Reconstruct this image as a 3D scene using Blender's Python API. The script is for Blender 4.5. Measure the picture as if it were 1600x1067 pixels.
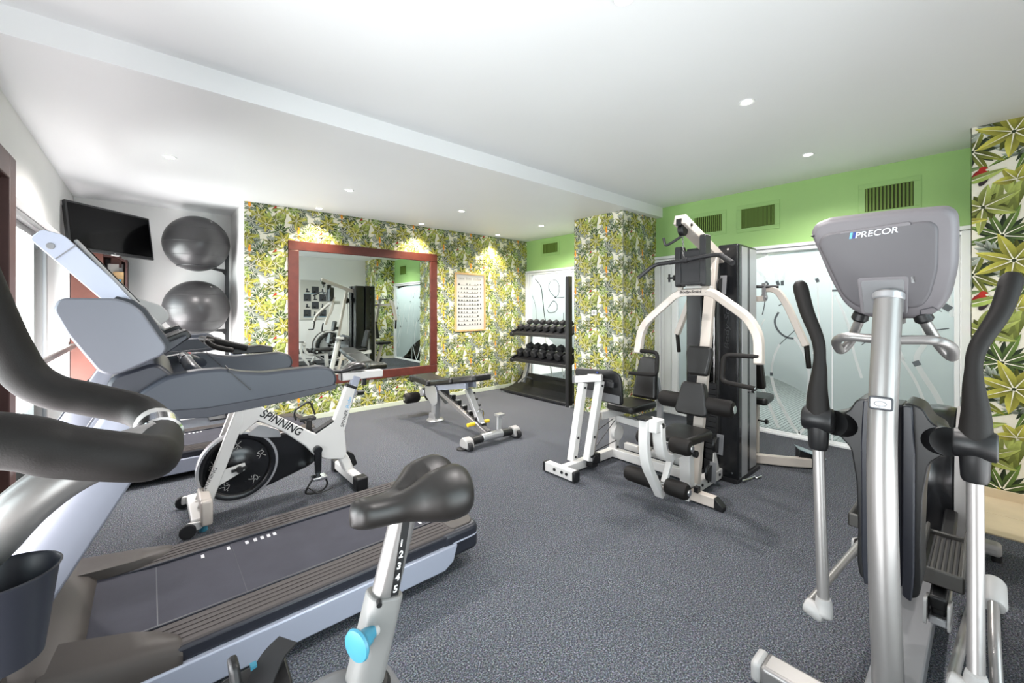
import bpy, bmesh, random, math
from math import sin, cos, pi, radians, sqrt, atan2
from mathutils import Vector as V

# ------------------------------------------------------------------ scene, camera, light, exposure
for o in list(bpy.data.objects):
    bpy.data.objects.remove(o, do_unlink=True)
SC = bpy.context.scene
COL = SC.collection
random.seed(7)
CAMH = 1.37
cd = bpy.data.cameras.new('camera'); cam = bpy.data.objects.new('camera', cd); COL.objects.link(cam)
cam.location = (0, 0, CAMH)
cam.rotation_euler = (pi / 2, 0, radians(48.9 - 90))
cd.sensor_width = 36; cd.lens = 649 / 1600 * 36; cd.shift_y = -51.5 / 1600
cd.clip_start = .02; cd.clip_end = 100
SC.camera = cam
SC.view_settings.view_transform = 'Standard'; SC.view_settings.look = 'None'
SC.view_settings.gamma = 1; SC.view_settings.use_curve_mapping = False
SC.view_settings.exposure = 0.9
SC.cycles.max_bounces = 10; SC.cycles.diffuse_bounces = 6; SC.cycles.glossy_bounces = 5
SC.cycles.transmission_bounces = 6; SC.cycles.transparent_max_bounces = 16
SC.cycles.sample_clamp_indirect = 4.0
SC.cycles.caustics_reflective = False; SC.cycles.caustics_refractive = False

W = bpy.data.worlds.new('daylight_sky'); SC.world = W; W.use_nodes = True
wn = W.node_tree; bg = wn.nodes['Background']
bg.inputs[0].default_value = (.82, .92, 1.0, 1); bg.inputs[1].default_value = 2.6

def area(name, loc, rot, sx, sy, power, col=(1, 1, 1), portal=False):
    l = bpy.data.lights.new(name, 'AREA'); l.shape = 'RECTANGLE'; l.size = sx; l.size_y = sy
    l.energy = power; l.color = col
    if portal: l.cycles.is_portal = True
    o = bpy.data.objects.new(name, l); COL.objects.link(o); o.location = loc; o.rotation_euler = rot
    return o
# daylight by the visible left window and two added unseen ones (area lamps face into the room)
area('daylight_left', (-.95, 5.05, .95), (0, radians(-124), 0), 1.8, 2.2, 125, (1, .955, .96))
area('added_daylight_left_near', (-1.0, 1.1, 1.0), (0, radians(-138), 0), 1.5, 2.2, 70, (1, .94, .955))
area('added_daylight_front', (1.2, -1.0, .95), (radians(140), 0, 0), 2.2, 1.4, 22, (1, .955, .975))
# added lamps, unseen in the corridor, brightening the film on the glazing
area('added_corridor_lamp_near', (6.4, 1.3, 2.55), (0, 0, 0), 1.2, 3.0, 105, (1, .97, .96))
area('added_corridor_lamp_far', (6.4, 4.7, 2.55), (0, 0, 0), 1.4, 2.0, 95, (1, .98, .98))
SPOT_W = 58

# ------------------------------------------------------------------ mesh builder
def fil(pts, r, n=5, closed=False):
    """round the corners of a polyline"""
    pts = [V(p) for p in pts]; out = []
    N = len(pts)
    for i, p in enumerate(pts):
        if not closed and i in (0, N - 1): out.append(p); continue
        a = pts[i - 1]; b = pts[(i + 1) % N]
        da = (a - p); db = (b - p)
        k = min(r, da.length * .48, db.length * .48)
        s = p + da.normalized() * k; e = p + db.normalized() * k
        for j in range(n + 1):
            t = j / n
            out.append(s * (1 - t) ** 2 + p * 2 * t * (1 - t) + e * t * t)
    return out

class MB:
    def __init__(self): self.v = []; self.f = []
    def add(self, vs, fs):
        b = len(self.v); self.v += [V(p) for p in vs]; self.f += [tuple(b + i for i in f) for f in fs]; return self
    def box(self, a, b):
        x0, y0, z0 = a; x1, y1, z1 = b
        return self.add([(x0, y0, z0), (x1, y0, z0), (x1, y1, z0), (x0, y1, z0), (x0, y0, z1), (x1, y0, z1), (x1, y1, z1), (x0, y1, z1)],
                        [(0, 3, 2, 1), (4, 5, 6, 7), (0, 1, 5, 4), (1, 2, 6, 5), (2, 3, 7, 6), (3, 0, 4, 7)])
    def loft(self, loops, cap=True, close=False):
        n = len(loops[0]); vs = [p for l in loops for p in l]; fs = []
        m = len(loops)
        for i in range(m if close else m - 1):
            j = (i + 1) % m
            for k in range(n):
                q = (k + 1) % n
                fs.append((i * n + k, i * n + q, j * n + q, j * n + k))
        if cap and not close:
            fs.append(tuple(range(n - 1, -1, -1))); fs.append(tuple((m - 1) * n + k for k in range(n)))
        return self.add(vs, fs)
    def sweep(self, pts, sec, up=(0, 0, 1), closed=False):
        pts = [V(p) for p in pts]; up = V(up); loops = []; N = len(pts)
        for i, p in enumerate(pts):
            ti = (p - pts[i - 1]).normalized() if (i or closed) else None
            to = (pts[(i + 1) % N] - p).normalized() if (i < N - 1 or closed) else None
            ti = ti or to; to = to or ti
            t = (ti + to).normalized()
            s = t.cross(up)
            if s.length < 1e-4: s = t.cross(V((1, 0, 0)))
            s.normalize(); u = s.cross(t)
            bn = to - ti; k = 1
            if bn.length > 1e-3:
                bn.normalize(); k = min(2.0, 1 / max(.3, t.dot(ti)))
            lp = []
            for a, b in sec:
                o = s * a + u * b
                if k > 1: o = o + bn * (o.dot(bn)) * (k - 1)
                lp.append(p + o)
            loops.append(lp)
        return self.loft(loops, True, closed)
    def bar(self, p, q, w, h=None, up=(0, 0, 1)):
        h = h or w
        return self.sweep([p, q], [(-w / 2, -h / 2), (w / 2, -h / 2), (w / 2, h / 2), (-w / 2, h / 2)], up)
    def path(self, pts, w, h, up=(0, 0, 1)):
        return self.sweep(pts, [(-w / 2, -h / 2), (w / 2, -h / 2), (w / 2, h / 2), (-w / 2, h / 2)], up)
    def tube(self, pts, r, n=14, closed=False):
        pts = [V(p) for p in pts]; N = len(pts)
        rs = list(r) if hasattr(r, '__len__') else [r] * N
        loops = []; prev = None
        for i, p in enumerate(pts):
            a = pts[i - 1] if (i or closed) else p
            b = pts[(i + 1) % N] if (i < N - 1 or closed) else p
            t = (b - a).normalized()
            if prev is None:
                s = t.cross(V((0, 0, 1)))
                if s.length < .1: s = t.cross(V((1, 0, 0)))
            else: s = prev - t * prev.dot(t)
            s.normalize(); prev = s; u = t.cross(s)
            loops.append([p + (s * cos(2 * pi * k / n) + u * sin(2 * pi * k / n)) * rs[i] for k in range(n)])
        return self.loft(loops, True, closed)
    def lathe(self, prof, o, axis=(0, 0, 1), n=24, ring=False):
        """prof: list of (radius, height along the axis)"""
        a = V(axis).normalized(); s = a.cross(V((0, 0, 1)))
        if s.length < .1: s = a.cross(V((1, 0, 0)))
        s.normalize(); u = a.cross(s); o = V(o)
        loops = [[o + a * h + (s * cos(2 * pi * k / n) + u * sin(2 * pi * k / n)) * max(r, 1e-4) for k in range(n)] for r, h in prof]
        return self.loft(loops, True, ring)
    def cyl(self, p, q, r, n=20):
        p = V(p); q = V(q); L = (q - p).length; e = min(r * .12, L * .2)
        return self.lathe([(r - e, 0), (r, e), (r, L - e), (r - e, L)], p, q - p, n)
    def roller(self, p, q, r, n=20):
        p = V(p); q = V(q); L = (q - p).length; e = min(r * .45, L * .3)
        return self.lathe([(r * .55, 0), (r * .85, e * .25), (r, e), (r, L - e), (r * .85, L - e * .25), (r * .55, L)], p, q - p, n)
    def prism(self, poly, o, ux, uy, th, c=True):
        """polygon in the plane (o,ux,uy) thickened by th along ux x uy (centred when c)"""
        o = V(o); ux = V(ux).normalized(); uy = V(uy).normalized(); n = ux.cross(uy).normalized()
        lo = n * (-th / 2 if c else 0); hi = n * (th / 2 if c else th)
        base = [o + ux * a + uy * b for a, b in poly]
        return self.loft([[p + lo for p in base], [p + hi for p in base]])
    def ell(self, c, rx, ry, rz, n=24, m=14):
        c = V(c)
        return self.loft([[c + V((rx * sin(t) * cos(2 * pi * k / n), ry * sin(t) * sin(2 * pi * k / n), rz * cos(t))) for k in range(n)]
                          for t in [pi * (.02 + .96 * i / m) for i in range(m + 1)]])

def rrect(w, h, r, n=4, cx=0, cy=0):
    out = []
    for qx, qy, a0 in ((1, 1, 0), (-1, 1, 90), (-1, -1, 180), (1, -1, 270)):
        for i in range(n + 1):
            a = radians(a0 + 90 * i / n)
            out.append((cx + qx * (w / 2 - r) + r * cos(a), cy + qy * (h / 2 - r) + r * sin(a)))
    return out
def rpoly(poly, r, n=4):
    return [(p.x, p.y) for p in fil([(a, b, 0) for a, b in poly], r, n, True)]

OFF = {}
def link(name, me, parent=None):
    o = bpy.data.objects.new(name, me); COL.objects.link(o)
    if parent is not None: o.parent = parent
    return o
def obj(name, mb, m, parent=None, bev=0, smooth=35, seg=2):
    off = OFF.get(parent.name, V()) if parent is not None else V()
    bm = bmesh.new()
    vs = [bm.verts.new(p - off) for p in mb.v]
    for f in mb.f:
        try: bm.faces.new([vs[i] for i in f])
        except ValueError: pass
    bmesh.ops.recalc_face_normals(bm, faces=bm.faces)
    me = bpy.data.meshes.new(name); bm.to_mesh(me); bm.free()
    for p in me.polygons: p.use_smooth = True
    if smooth < 180: me.set_sharp_from_angle(angle=radians(smooth))
    me.materials.append(m)
    o = link(name, me, parent); OFF[o.name] = off
    if bev:
        md = o.modifiers.new('bevel', 'BEVEL'); md.width = bev; md.segments = seg; md.limit_method = 'ANGLE'; md.angle_limit = radians(40)
        md.harden_normals = False
    return o
def thing(name, label, cat, loc=(0, 0, 0), group=None):
    o = bpy.data.objects.new(name, None); COL.objects.link(o); o.empty_display_size = .05
    o.location = loc; o['label'] = label; o['category'] = cat
    if group: o['group'] = group
    OFF[o.name] = V(loc); return o
def tag(o, label, cat, group=None):
    o['label'] = label; o['category'] = cat
    if group: o['group'] = group
    return o
def struct(o): o['kind'] = 'structure'; return o
def dup(root, loc, label, group=None):
    r = root.copy(); COL.objects.link(r); r.location = loc; r['label'] = label
    if group: r['group'] = group
    for ch in list(root.children):
        c = ch.copy(); COL.objects.link(c); c.parent = r
        for g in list(ch.children):
            d = g.copy(); COL.objects.link(d); d.parent = c
    return r
def text(name, s, m, parent, o, ux, uy, h, shear=0, ext=.0006, width=None, bold=0):
    c = bpy.data.curves.new(name, 'FONT'); c.body = s; c.size = 1; c.extrude = 0; c.shear = shear; c.offset = bold
    t = bpy.data.objects.new(name, c); COL.objects.link(t)
    dg = bpy.context.evaluated_depsgraph_get(); dg.update()
    me0 = bpy.data.meshes.new_from_object(t.evaluated_get(dg))
    bpy.data.objects.remove(t, do_unlink=True); bpy.data.curves.remove(c)
    xs = [v.co.x for v in me0.vertices]; ys = [v.co.y for v in me0.vertices]
    x0, x1, y0, y1 = min(xs), max(xs), min(ys), max(ys)
    k = h / (y1 - y0); kx = width / (x1 - x0) if width else k
    ux = V(ux).normalized(); uy = V(uy).normalized(); n = ux.cross(uy)
    mb = MB(); o = V(o)
    vs = [o + ux * ((v.co.x - x0) * kx) + uy * ((v.co.y - y0) * k) + n * ext for v in me0.vertices]
    mb.add(vs, [tuple(p.vertices) for p in me0.polygons])
    bpy.data.meshes.remove(me0)
    off = OFF.get(parent.name, V())
    me = bpy.data.meshes.new(name); me.from_pydata([p - off for p in mb.v], [], mb.f); me.materials.append(m)
    q = link(name, me, parent); OFF[q.name] = off
    return q

# ------------------------------------------------------------------ materials
def lin(r, g, b):
    f = lambda c: ((c / 255 + .055) / 1.055) ** 2.4 if c > 10 else c / 255 / 12.92
    return (f(r), f(g), f(b), 1)
def mat(name, rgb, rough=.5, metal=0, var=0, vs=30, bump=0, bs=200, coat=0, spec=.5, aniso=None):
    m = bpy.data.materials.new(name); m.use_nodes = True
    nt = m.node_tree; p = nt.nodes['Principled BSDF']; L = nt.links
    c = lin(*rgb)
    p.inputs['Base Color'].default_value = c; p.inputs['Roughness'].default_value = rough; p.inputs['Metallic'].default_value = metal
    p.inputs['Specular IOR Level'].default_value = spec; p.inputs['Coat Weight'].default_value = coat
    tc = nt.nodes.new('ShaderNodeTexCoord')
    if var:
        n = nt.nodes.new('ShaderNodeTexNoise'); n.inputs['Scale'].default_value = vs; n.inputs['Detail'].default_value = 4
        L.new(tc.outputs['Object'], n.inputs['Vector'])
        r = nt.nodes.new('ShaderNodeValToRGB'); r.color_ramp.elements[0].position = .3; r.color_ramp.elements[1].position = .7
        r.color_ramp.elements[0].color = [x * (1 - var) for x in c[:3]] + [1]; r.color_ramp.elements[1].color = [min(1, x * (1 + var)) for x in c[:3]] + [1]
        L.new(n.outputs['Fac'], r.inputs[0]); L.new(r.outputs[0], p.inputs['Base Color'])
    if bump:
        n = nt.nodes.new('ShaderNodeTexNoise'); n.inputs['Scale'].default_value = bs; n.inputs['Detail'].default_value = 3
        L.new(tc.outputs['Object'], n.inputs['Vector'])
        b = nt.nodes.new('ShaderNodeBump'); b.inputs['Strength'].default_value = bump; b.inputs['Distance'].default_value = .002
        L.new(n.outputs['Fac'], b.inputs['Height']); L.new(b.outputs[0], p.inputs['Normal'])
    return m
def emit(name, rgb, s):
    m = bpy.data.materials.new(name); m.use_nodes = True; p = m.node_tree.nodes['Principled BSDF']
    p.inputs['Base Color'].default_value = lin(*rgb); p.inputs['Emission Color'].default_value = lin(*rgb); p.inputs['Emission Strength'].default_value = s
    return m

M = {}
M['white_paint'] = mat('white_wall_paint', (226, 225, 223), .7, var=.01, vs=3)
M['ceiling'] = mat('white_ceiling_paint', (232, 233, 234), .5, var=.008, vs=2, spec=.35)
M['green'] = mat('green_wall_paint', (150, 188, 116), .6, var=.02, vs=3)
M['green_grille'] = mat('green_grille_paint', (144, 182, 110), .5)
M['slat_green'] = mat('dark_olive_grille', (96, 124, 44), .6)
M['slat_gap'] = mat('dark_grille_recess', (58, 66, 30), .8)
M['white_frame'] = mat('white_aluminium_frame', (228, 230, 230), .4)
M['wood'] = mat('mahogany_stain', (86, 38, 30), .45, var=.18, vs=14)
M['wood_dark_shaded'] = mat('dark_and_shaded_mahogany', (62, 34, 30), .45, var=.15, vs=14)  # dark wood of the door leaf, also the shade inside the bookcase niche
M['wood_brown'] = mat('cabinet_brown_veneer', (98, 56, 46), .5, var=.1, vs=12)
M['door_wood'] = mat('worn_brown_door_frame', (82, 56, 52), .5, var=.1, vs=12)
M['oak'] = mat('pale_oak', (196, 160, 112), .5, var=.12, vs=25)
M['paper'] = mat('poster_paper', (190, 188, 182), .35)
M['ink'] = mat('grey_print', (58, 58, 60), .6)
M['ink_dark'] = mat('dark_print', (48, 52, 58), .6)
M['ink_blue'] = mat('blue_print', (58, 132, 170), .6)
M['black'] = mat('black_plastic', (17, 17, 18), .42, bump=.05, bs=500)
M['black_gloss'] = mat('black_gloss_panel', (22, 23, 25), .22)
M['black_metal'] = mat('black_powder_coat', (34, 34, 36), .38, bump=.04, bs=700)
M['foam'] = mat('black_foam_grip', (18, 15, 13), .62, bump=.15, bs=500, spec=.28)
M['vinyl'] = mat('black_vinyl', (22, 21, 20), .38, bump=.08, bs=300)
M['rubber'] = mat('black_rubber', (26, 26, 28), .7)
M['white_coat'] = mat('white_powder_coat', (212, 210, 207), .32)
M['cream_coat'] = mat('cream_powder_coat', (196, 187, 178), .35)
M['silver'] = mat('silver_paint', (176, 176, 178), .3, metal=.55)
M['silver_warm'] = mat('satin_silver_tube', (146, 143, 141), .34, metal=.6)
M['silver_white'] = mat('light_silver_panel', (164, 169, 184), .28, metal=.2)
M['chrome'] = mat('chrome', (225, 225, 225), .12, metal=1)
M['grey_plastic'] = mat('grey_console_plastic', (106, 102, 105), .5, bump=.03, bs=900)
M['grey_plastic_in'] = mat('grey_console_panel', (88, 85, 88), .55, bump=.05, bs=900)
M['grey_mid'] = mat('mid_grey_plastic', (112, 112, 114), .5)
M['grey_light'] = mat('light_grey_plastic', (166, 164, 162), .45)
M['upright_silver'] = mat('silver_upright_paint', (128, 132, 143), .3, metal=.2)
M['sleeve_grey'] = mat('sleeve_grey_paint', (128, 127, 125), .35)
M['shield'] = mat('satin_grey_shield', (100, 102, 109), .36, metal=.3)
M['slate'] = mat('slate_blue_plastic', (42, 46, 54), .38, bump=.03, bs=700)
M['slate_dark'] = mat('dark_slate_plastic', (32, 34, 42), .4)
M['taupe'] = mat('taupe_hood_plastic', (64, 59, 56), .5, spec=.3, bump=.03, bs=700)
M['belt'] = mat('treadmill_belt', (58, 58, 66), .75, spec=.2, var=.1, vs=8, bump=.3, bs=350)
M['rail_top'] = mat('ribbed_foot_rail', (66, 61, 60), .6, spec=.25)
M['mark'] = mat('white_belt_print', (190, 190, 192), .6)
M['blue_knob'] = mat('light_blue_plastic', (66, 136, 160), .35)
M['yellow'] = mat('yellow_grip', (232, 196, 40), .45)
M['red'] = mat('red_sticker', (190, 50, 50), .5)
M['bone_seat'] = mat('dark_brown_vinyl', (28, 25, 23), .42, bump=.06, bs=420)
M['screen'] = mat('dark_screen', (5, 5, 6), .1, spec=.15)
M['screen_edge'] = mat('screen_bezel', (40, 40, 42), .35)
M['ball'] = mat('anthracite_rubber_ball', (52, 51, 52), .33, bump=.03, bs=60)
M['tile'] = mat('travertine_tile', (206, 190, 160), .35, var=.1, vs=5)
M['grout'] = mat('beige_grout', (150, 138, 116), .8)
M['skirt'] = mat('pale_skirting', (206, 212, 190), .5)
M['corr_carpet'] = mat('corridor_carpet', (92, 98, 98), .9, var=.25, vs=40)
M['steel_plate'] = mat('blue_steel_plate', (120, 140, 150), .3, metal=.8)
M['white_text'] = mat('white_lettering', (238, 238, 238), .5)
M['black_text'] = mat('black_lettering', (20, 20, 24), .5)
M['blue_text'] = mat('blue_lettering', (96, 172, 216), .5)
M['deep_blue'] = mat('deep_blue_emblem', (20, 50, 130), .5)
M['concrete'] = mat('pale_paving', (190, 190, 186), .9)
M['lettering_silver'] = mat('silver_lettering', (200, 203, 208), .35)
M['tray'] = mat('dark_warm_grey_plastic', (66, 64, 61), .5)
M['lens'] = emit('lamp_lens', (255, 250, 240), 14)

def carpet():
    m = mat('speckled_blue_grey_carpet', (84, 89, 98), .95, spec=.1); nt = m.node_tree; L = nt.links; p = nt.nodes['Principled BSDF']
    tc = nt.nodes.new('ShaderNodeTexCoord')
    n = nt.nodes.new('ShaderNodeTexNoise'); n.inputs['Scale'].default_value = 150; n.inputs['Detail'].default_value = 3; n.inputs['Roughness'].default_value = .8
    n2 = nt.nodes.new('ShaderNodeTexVoronoi'); n2.inputs['Scale'].default_value = 250
    n3 = nt.nodes.new('ShaderNodeTexNoise'); n3.inputs['Scale'].default_value = 1.3; n3.inputs['Detail'].default_value = 2
    for x in (n, n2, n3): L.new(tc.outputs['Object'], x.inputs['Vector'])
    r = nt.nodes.new('ShaderNodeValToRGB'); e = r.color_ramp.elements
    e[0].position = .34; e[0].color = lin(34, 37, 44); e[1].position = .7; e[1].color = lin(172, 176, 184)
    k = e.new(.5); k.color = lin(78, 84, 97)
    L.new(n.outputs['Fac'], r.inputs[0])
    mx = nt.nodes.new('ShaderNodeMixRGB'); mx.blend_type = 'MULTIPLY'; mx.inputs[0].default_value = .4
    L.new(r.outputs[0], mx.inputs[1]); L.new(n2.outputs['Color'], mx.inputs[2])
    hs = nt.nodes.new('ShaderNodeHueSaturation'); hs.inputs['Saturation'].default_value = .62; L.new(mx.outputs[0], hs.inputs['Color'])
    m2 = nt.nodes.new('ShaderNodeMixRGB'); m2.blend_type = 'MULTIPLY'; m2.inputs[0].default_value = .18
    L.new(hs.outputs[0], m2.inputs[1]); L.new(n3.outputs['Fac'], m2.inputs[2]); L.new(m2.outputs[0], p.inputs['Base Color'])
    b = nt.nodes.new('ShaderNodeBump'); b.inputs['Strength'].default_value = .6; b.inputs['Distance'].default_value = .004
    L.new(n.outputs['Fac'], b.inputs['Height']); L.new(b.outputs[0], p.inputs['Normal'])
    return m
M['carpet'] = carpet()

def mirror_mat():
    m = bpy.data.materials.new('mirror_silvering'); m.use_nodes = True; p = m.node_tree.nodes['Principled BSDF']
    p.inputs['Base Color'].default_value = (.86, .93, .89, 1); p.inputs['Metallic'].default_value = 1; p.inputs['Roughness'].default_value = .0
    return m
M['mirror'] = mirror_mat()
def glass_mat():
    m = bpy.data.materials.new('clear_glass'); m.use_nodes = True; nt = m.node_tree; nt.nodes.clear()
    o = nt.nodes.new('ShaderNodeOutputMaterial'); t = nt.nodes.new('ShaderNodeBsdfTransparent'); g = nt.nodes.new('ShaderNodeBsdfGlossy')
    g.inputs['Roughness'].default_value = .02; t.inputs[0].default_value = (.93, .97, .96, 1)
    f = nt.nodes.new('ShaderNodeFresnel'); f.inputs[0].default_value = 1.3; mx = nt.nodes.new('ShaderNodeMixShader')
    nt.links.new(f.outputs[0], mx.inputs[0]); nt.links.new(t.outputs[0], mx.inputs[1]); nt.links.new(g.outputs[0], mx.inputs[2]); nt.links.new(mx.outputs[0], o.inputs[0])
    return m
M['glass'] = glass_mat()
def film_mat(name, col, dif=.35):
    m = bpy.data.materials.new(name); m.use_nodes = True; nt = m.node_tree; nt.nodes.clear()
    o = nt.nodes.new('ShaderNodeOutputMaterial'); t = nt.nodes.new('ShaderNodeBsdfTranslucent'); d = nt.nodes.new('ShaderNodeBsdfDiffuse')
    t.inputs[0].default_value = col; d.inputs[0].default_value = col; mx = nt.nodes.new('ShaderNodeMixShader'); mx.inputs[0].default_value = dif
    n = nt.nodes.new('ShaderNodeTexNoise'); n.inputs['Scale'].default_value = 1.1; tc = nt.nodes.new('ShaderNodeTexCoord'); nt.links.new(tc.outputs['Object'], n.inputs['Vector'])
    hs = nt.nodes.new('ShaderNodeMixRGB'); hs.blend_type = 'MULTIPLY'; hs.inputs[0].default_value = .12; hs.inputs[1].default_value = col
    nt.links.new(n.outputs['Fac'], hs.inputs[2]); nt.links.new(hs.outputs[0], t.inputs[0]); nt.links.new(hs.outputs[0], d.inputs[0])
    nt.links.new(t.outputs[0], mx.inputs[1]); nt.links.new(d.outputs[0], mx.inputs[2]); nt.links.new(mx.outputs[0], o.inputs[0])
    return m
M['film'] = film_mat('frosted_film', (.64, .72, .73, 1))
M['film_stripe'] = film_mat('white_film_stripe', (.97, .98, .98, 1), .3)
M['curtain'] = film_mat('sheer_curtain', (.9, .9, .88, 1), .5)
M['film_dark'] = mat('dark_film_stripe', (70, 78, 82), .4)

def print_mat():
    m = bpy.data.materials.new('botanical_wallpaper'); m.use_nodes = True; nt = m.node_tree; p = nt.nodes['Principled BSDF']
    a = nt.nodes.new('ShaderNodeAttribute'); a.attribute_name = 'print'
    tc = nt.nodes.new('ShaderNodeTexCoord'); n = nt.nodes.new('ShaderNodeTexNoise'); n.inputs['Scale'].default_value = 45; n.inputs['Detail'].default_value = 4
    nt.links.new(tc.outputs['Object'], n.inputs['Vector'])
    mx = nt.nodes.new('ShaderNodeMixRGB'); mx.blend_type = 'OVERLAY'; mx.inputs[0].default_value = .25
    nt.links.new(a.outputs['Color'], mx.inputs[1]); nt.links.new(n.outputs['Fac'], mx.inputs[2]); nt.links.new(mx.outputs[0], p.inputs['Base Color'])
    p.inputs['Roughness'].default_value = .6; p.inputs['Specular IOR Level'].default_value = .25
    return m
M['wallpaper'] = print_mat()

# ------------------------------------------------------------------ wallpaper print (one repeat, u,v in 0..1)
CREAM = lin(236, 232, 214)[:3]
def mixc(a, b, t): return tuple(x * (1 - t) + y * t for x, y in zip(a, b))
def make_tile():
    rnd = random.Random(3); fs = []          # list of (points, colours)
    def leaf(x, y, a, ln, w, cb, ct, bend=0., vein=True):
        n = 5; sp = []; px, py = x, y; ang = a
        for i in range(n + 1):
            t = i / n
            sp.append((px, py, ang, w * (sin(pi * min(1, t ** .75 * .97 + .03))) ** .9 if t < 1 else 0))
            ang = a + bend * t; px += cos(ang) * ln / n; py += sin(ang) * ln / n
        k1 = rnd.uniform(.6, .8); k2 = rnd.uniform(1.1, 1.35)
        for i in range(n):
            x0, y0, a0, w0 = sp[i]; x1, y1, a1, w1 = sp[i + 1]
            c0 = mixc(cb, ct, i / n); c1 = mixc(cb, ct, (i + 1) / n)
            for s, k in ((1, k1), (-1, k2)):
                q0 = (x0 - sin(a0) * w0 * s, y0 + cos(a0) * w0 * s); q1 = (x1 - sin(a1) * w1 * s, y1 + cos(a1) * w1 * s)
                cc0 = tuple(min(1, c * k) for c in c0); cc1 = tuple(min(1, c * k) for c in c1)
                fs.append(([(x0, y0), (x1, y1), q1, q0], [cc0, cc1, mixc(cc1, ct, .25), mixc(cc0, ct, .25)]))
        if vein:
            x1, y1, a1, _ = sp[4]; h = .0048
            fs.append(([(x - sin(a) * h, y + cos(a) * h), (x + sin(a) * h, y - cos(a) * h), (x1, y1)], [CREAM] * 3))
    def star(x, y, r, n, a0, cb, ct, w=.2, spread=2 * pi, jit=.12, bend=.2):
        sd = lin(38, 48, 26)[:3]
        for i in range(n):                 # darker under-leaves between the bright ones
            leaf(x, y, a0 + spread * (i + .5) / n, r * 1.12 * rnd.uniform(.6, .9), r * .9 * w, sd, mixc(sd, cb, .8), rnd.uniform(-bend, bend), False)
        for i in range(n):
            a = a0 + spread * i / n + rnd.uniform(-jit, jit)
            leaf(x + cos(a) * .012, y + sin(a) * .012, a, r * 1.3 * rnd.uniform(.8, 1.05), r * 1.12 * w * rnd.uniform(.85, 1.1), cb, ct, rnd.uniform(-bend, bend))
    def frond(x, y, a, ln, cb, ct, n=9, bend=.5):
        px, py, ang = x, y, a
        for i in range(n):
            t = i / n
            for s in (1, -1):
                leaf(px, py, ang + s * (1.15 - .5 * t), ln * .46 * (1 - .55 * t) * (.6 + .4 * min(1, t * 4)), .017, cb, ct, -s * .35, False)
            ang = a + bend * t; nx, ny = px + cos(ang) * ln / n, py + sin(ang) * ln / n
            h = .004
            fs.append(([(px - sin(ang) * h, py + cos(ang) * h), (px + sin(ang) * h, py - cos(ang) * h), (nx + sin(ang) * h, ny - cos(ang) * h), (nx - sin(ang) * h, ny + cos(ang) * h)], [cb] * 4))
            px, py = nx, ny
        leaf(px, py, ang, ln * .2, .016, cb, ct, 0, False)
    def oval(x, y, rx, ry, a, c1, c2, n=12):
        pts = [(x + rx * cos(2 * pi * k / n) * cos(a) - ry * sin(2 * pi * k / n) * sin(a), y + rx * cos(2 * pi * k / n) * sin(a) + ry * sin(2 * pi * k / n) * cos(a)) for k in range(n)]
        for k in range(n):
            fs.append(([(x, y), pts[k], pts[(k + 1) % n]], [c1, c2, c2]))
    OL = lin(92, 96, 28)[:3]; YE = lin(204, 198, 88)[:3]; DO = lin(92, 100, 34)[:3]; GR = lin(112, 140, 62)[:3]; DG = lin(40, 54, 34)[:3]
    TE = lin(132, 150, 122)[:3]; DT = lin(62, 72, 58)[:3]; GY = lin(182, 190, 176)[:3]; LG = lin(172, 184, 100)[:3]; OG = lin(146, 150, 54)[:3]
    # hanging olive bundles at the back
    for bx, by, n in ((.36, .98, 8), (.9, .52, 8), (.1, .46, 6), (.62, .5, 6)):
        for i in range(n): leaf(bx + (i - n / 2) * .022, by + rnd.uniform(-.03, .03), -pi / 2 + rnd.uniform(-.3, .3), rnd.uniform(.2, .34), .03, LG, DO, rnd.uniform(-.3, .3), False)
    star(.02, .3, .2, 9, .2, DG, GR, .11)
    star(.47, .62, .22, 9, .1, DG, mixc(GR, TE, .4), .12)
    star(.86, .1, .19, 9, .5, DG, GR, .12)
    star(.3, .1, .17, 8, .2, DT, TE, .13)
    star(.7, .8, .18, 8, .4, DG, OG, .13)
    frond(.62, .02, 2.2, .46, DT, GY, 10, .6)
    frond(.08, .6, .9, .42, DT, GY, 10, -.6)
    frond(.95, .72, 1.9, .36, DT, GY, 9, .5)
    star(.2, .88, .18, 6, .3, OL, YE, .2)
    star(.42, .4, .17, 7, .8, OL, YE, .2)
    star(.92, .9, .17, 7, .1, OL, YE, .19)
    star(.76, .34, .16, 6, .5, OL, LG, .2)
    star(.14, .14, .14, 7, .7, GR, LG, .18)
    star(.58, .22, .15, 7, 1.0, OL, YE, .19)
    star(.28, .27, .12, 6, 1.1, DT, GY, .2)
    for a in (.6, 1.5, 2.5): leaf(.66, .88, a, .11, .034, DT, GY)
    for a in (.2, 1.2, 2.2, 3.2): leaf(.93, .53, a, .12, .032, OL, YE)
    for a in (.4, 1.3, 2.3, 5.): leaf(.36, .72, a, .1, .026, DT, TE)
    # red parrot and orange bird
    R1 = lin(176, 44, 34)[:3]; R2 = lin(120, 24, 26)[:3]; BK = lin(46, 34, 36)[:3]; O1 = lin(248, 178, 48)[:3]; O2 = lin(226, 132, 30)[:3]
    oval(.765, .555, .022, .05, -.5, BK, BK); oval(.74, .6, .05, .036, .9, R1, R2); oval(.762, .64, .026, .026, 0, R1, R1); oval(.785, .636, .011, .008, 0, CREAM, CREAM)
    leaf(.66, .55, .3, .24, .032, GR, LG, .1)
    oval(.245, .63, .03, .062, .08, O1, O2); oval(.25, .71, .022, .026, 0, O1, O1); leaf(.243, .575, -1.6, .13, .014, O2, OL, 0, False)
    leaf(.25, .56, 3.5, .14, .03, DT, TE); leaf(.25, .56, -.35, .16, .032, DT, TE)
    return fs
TILE = make_tile()

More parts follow.
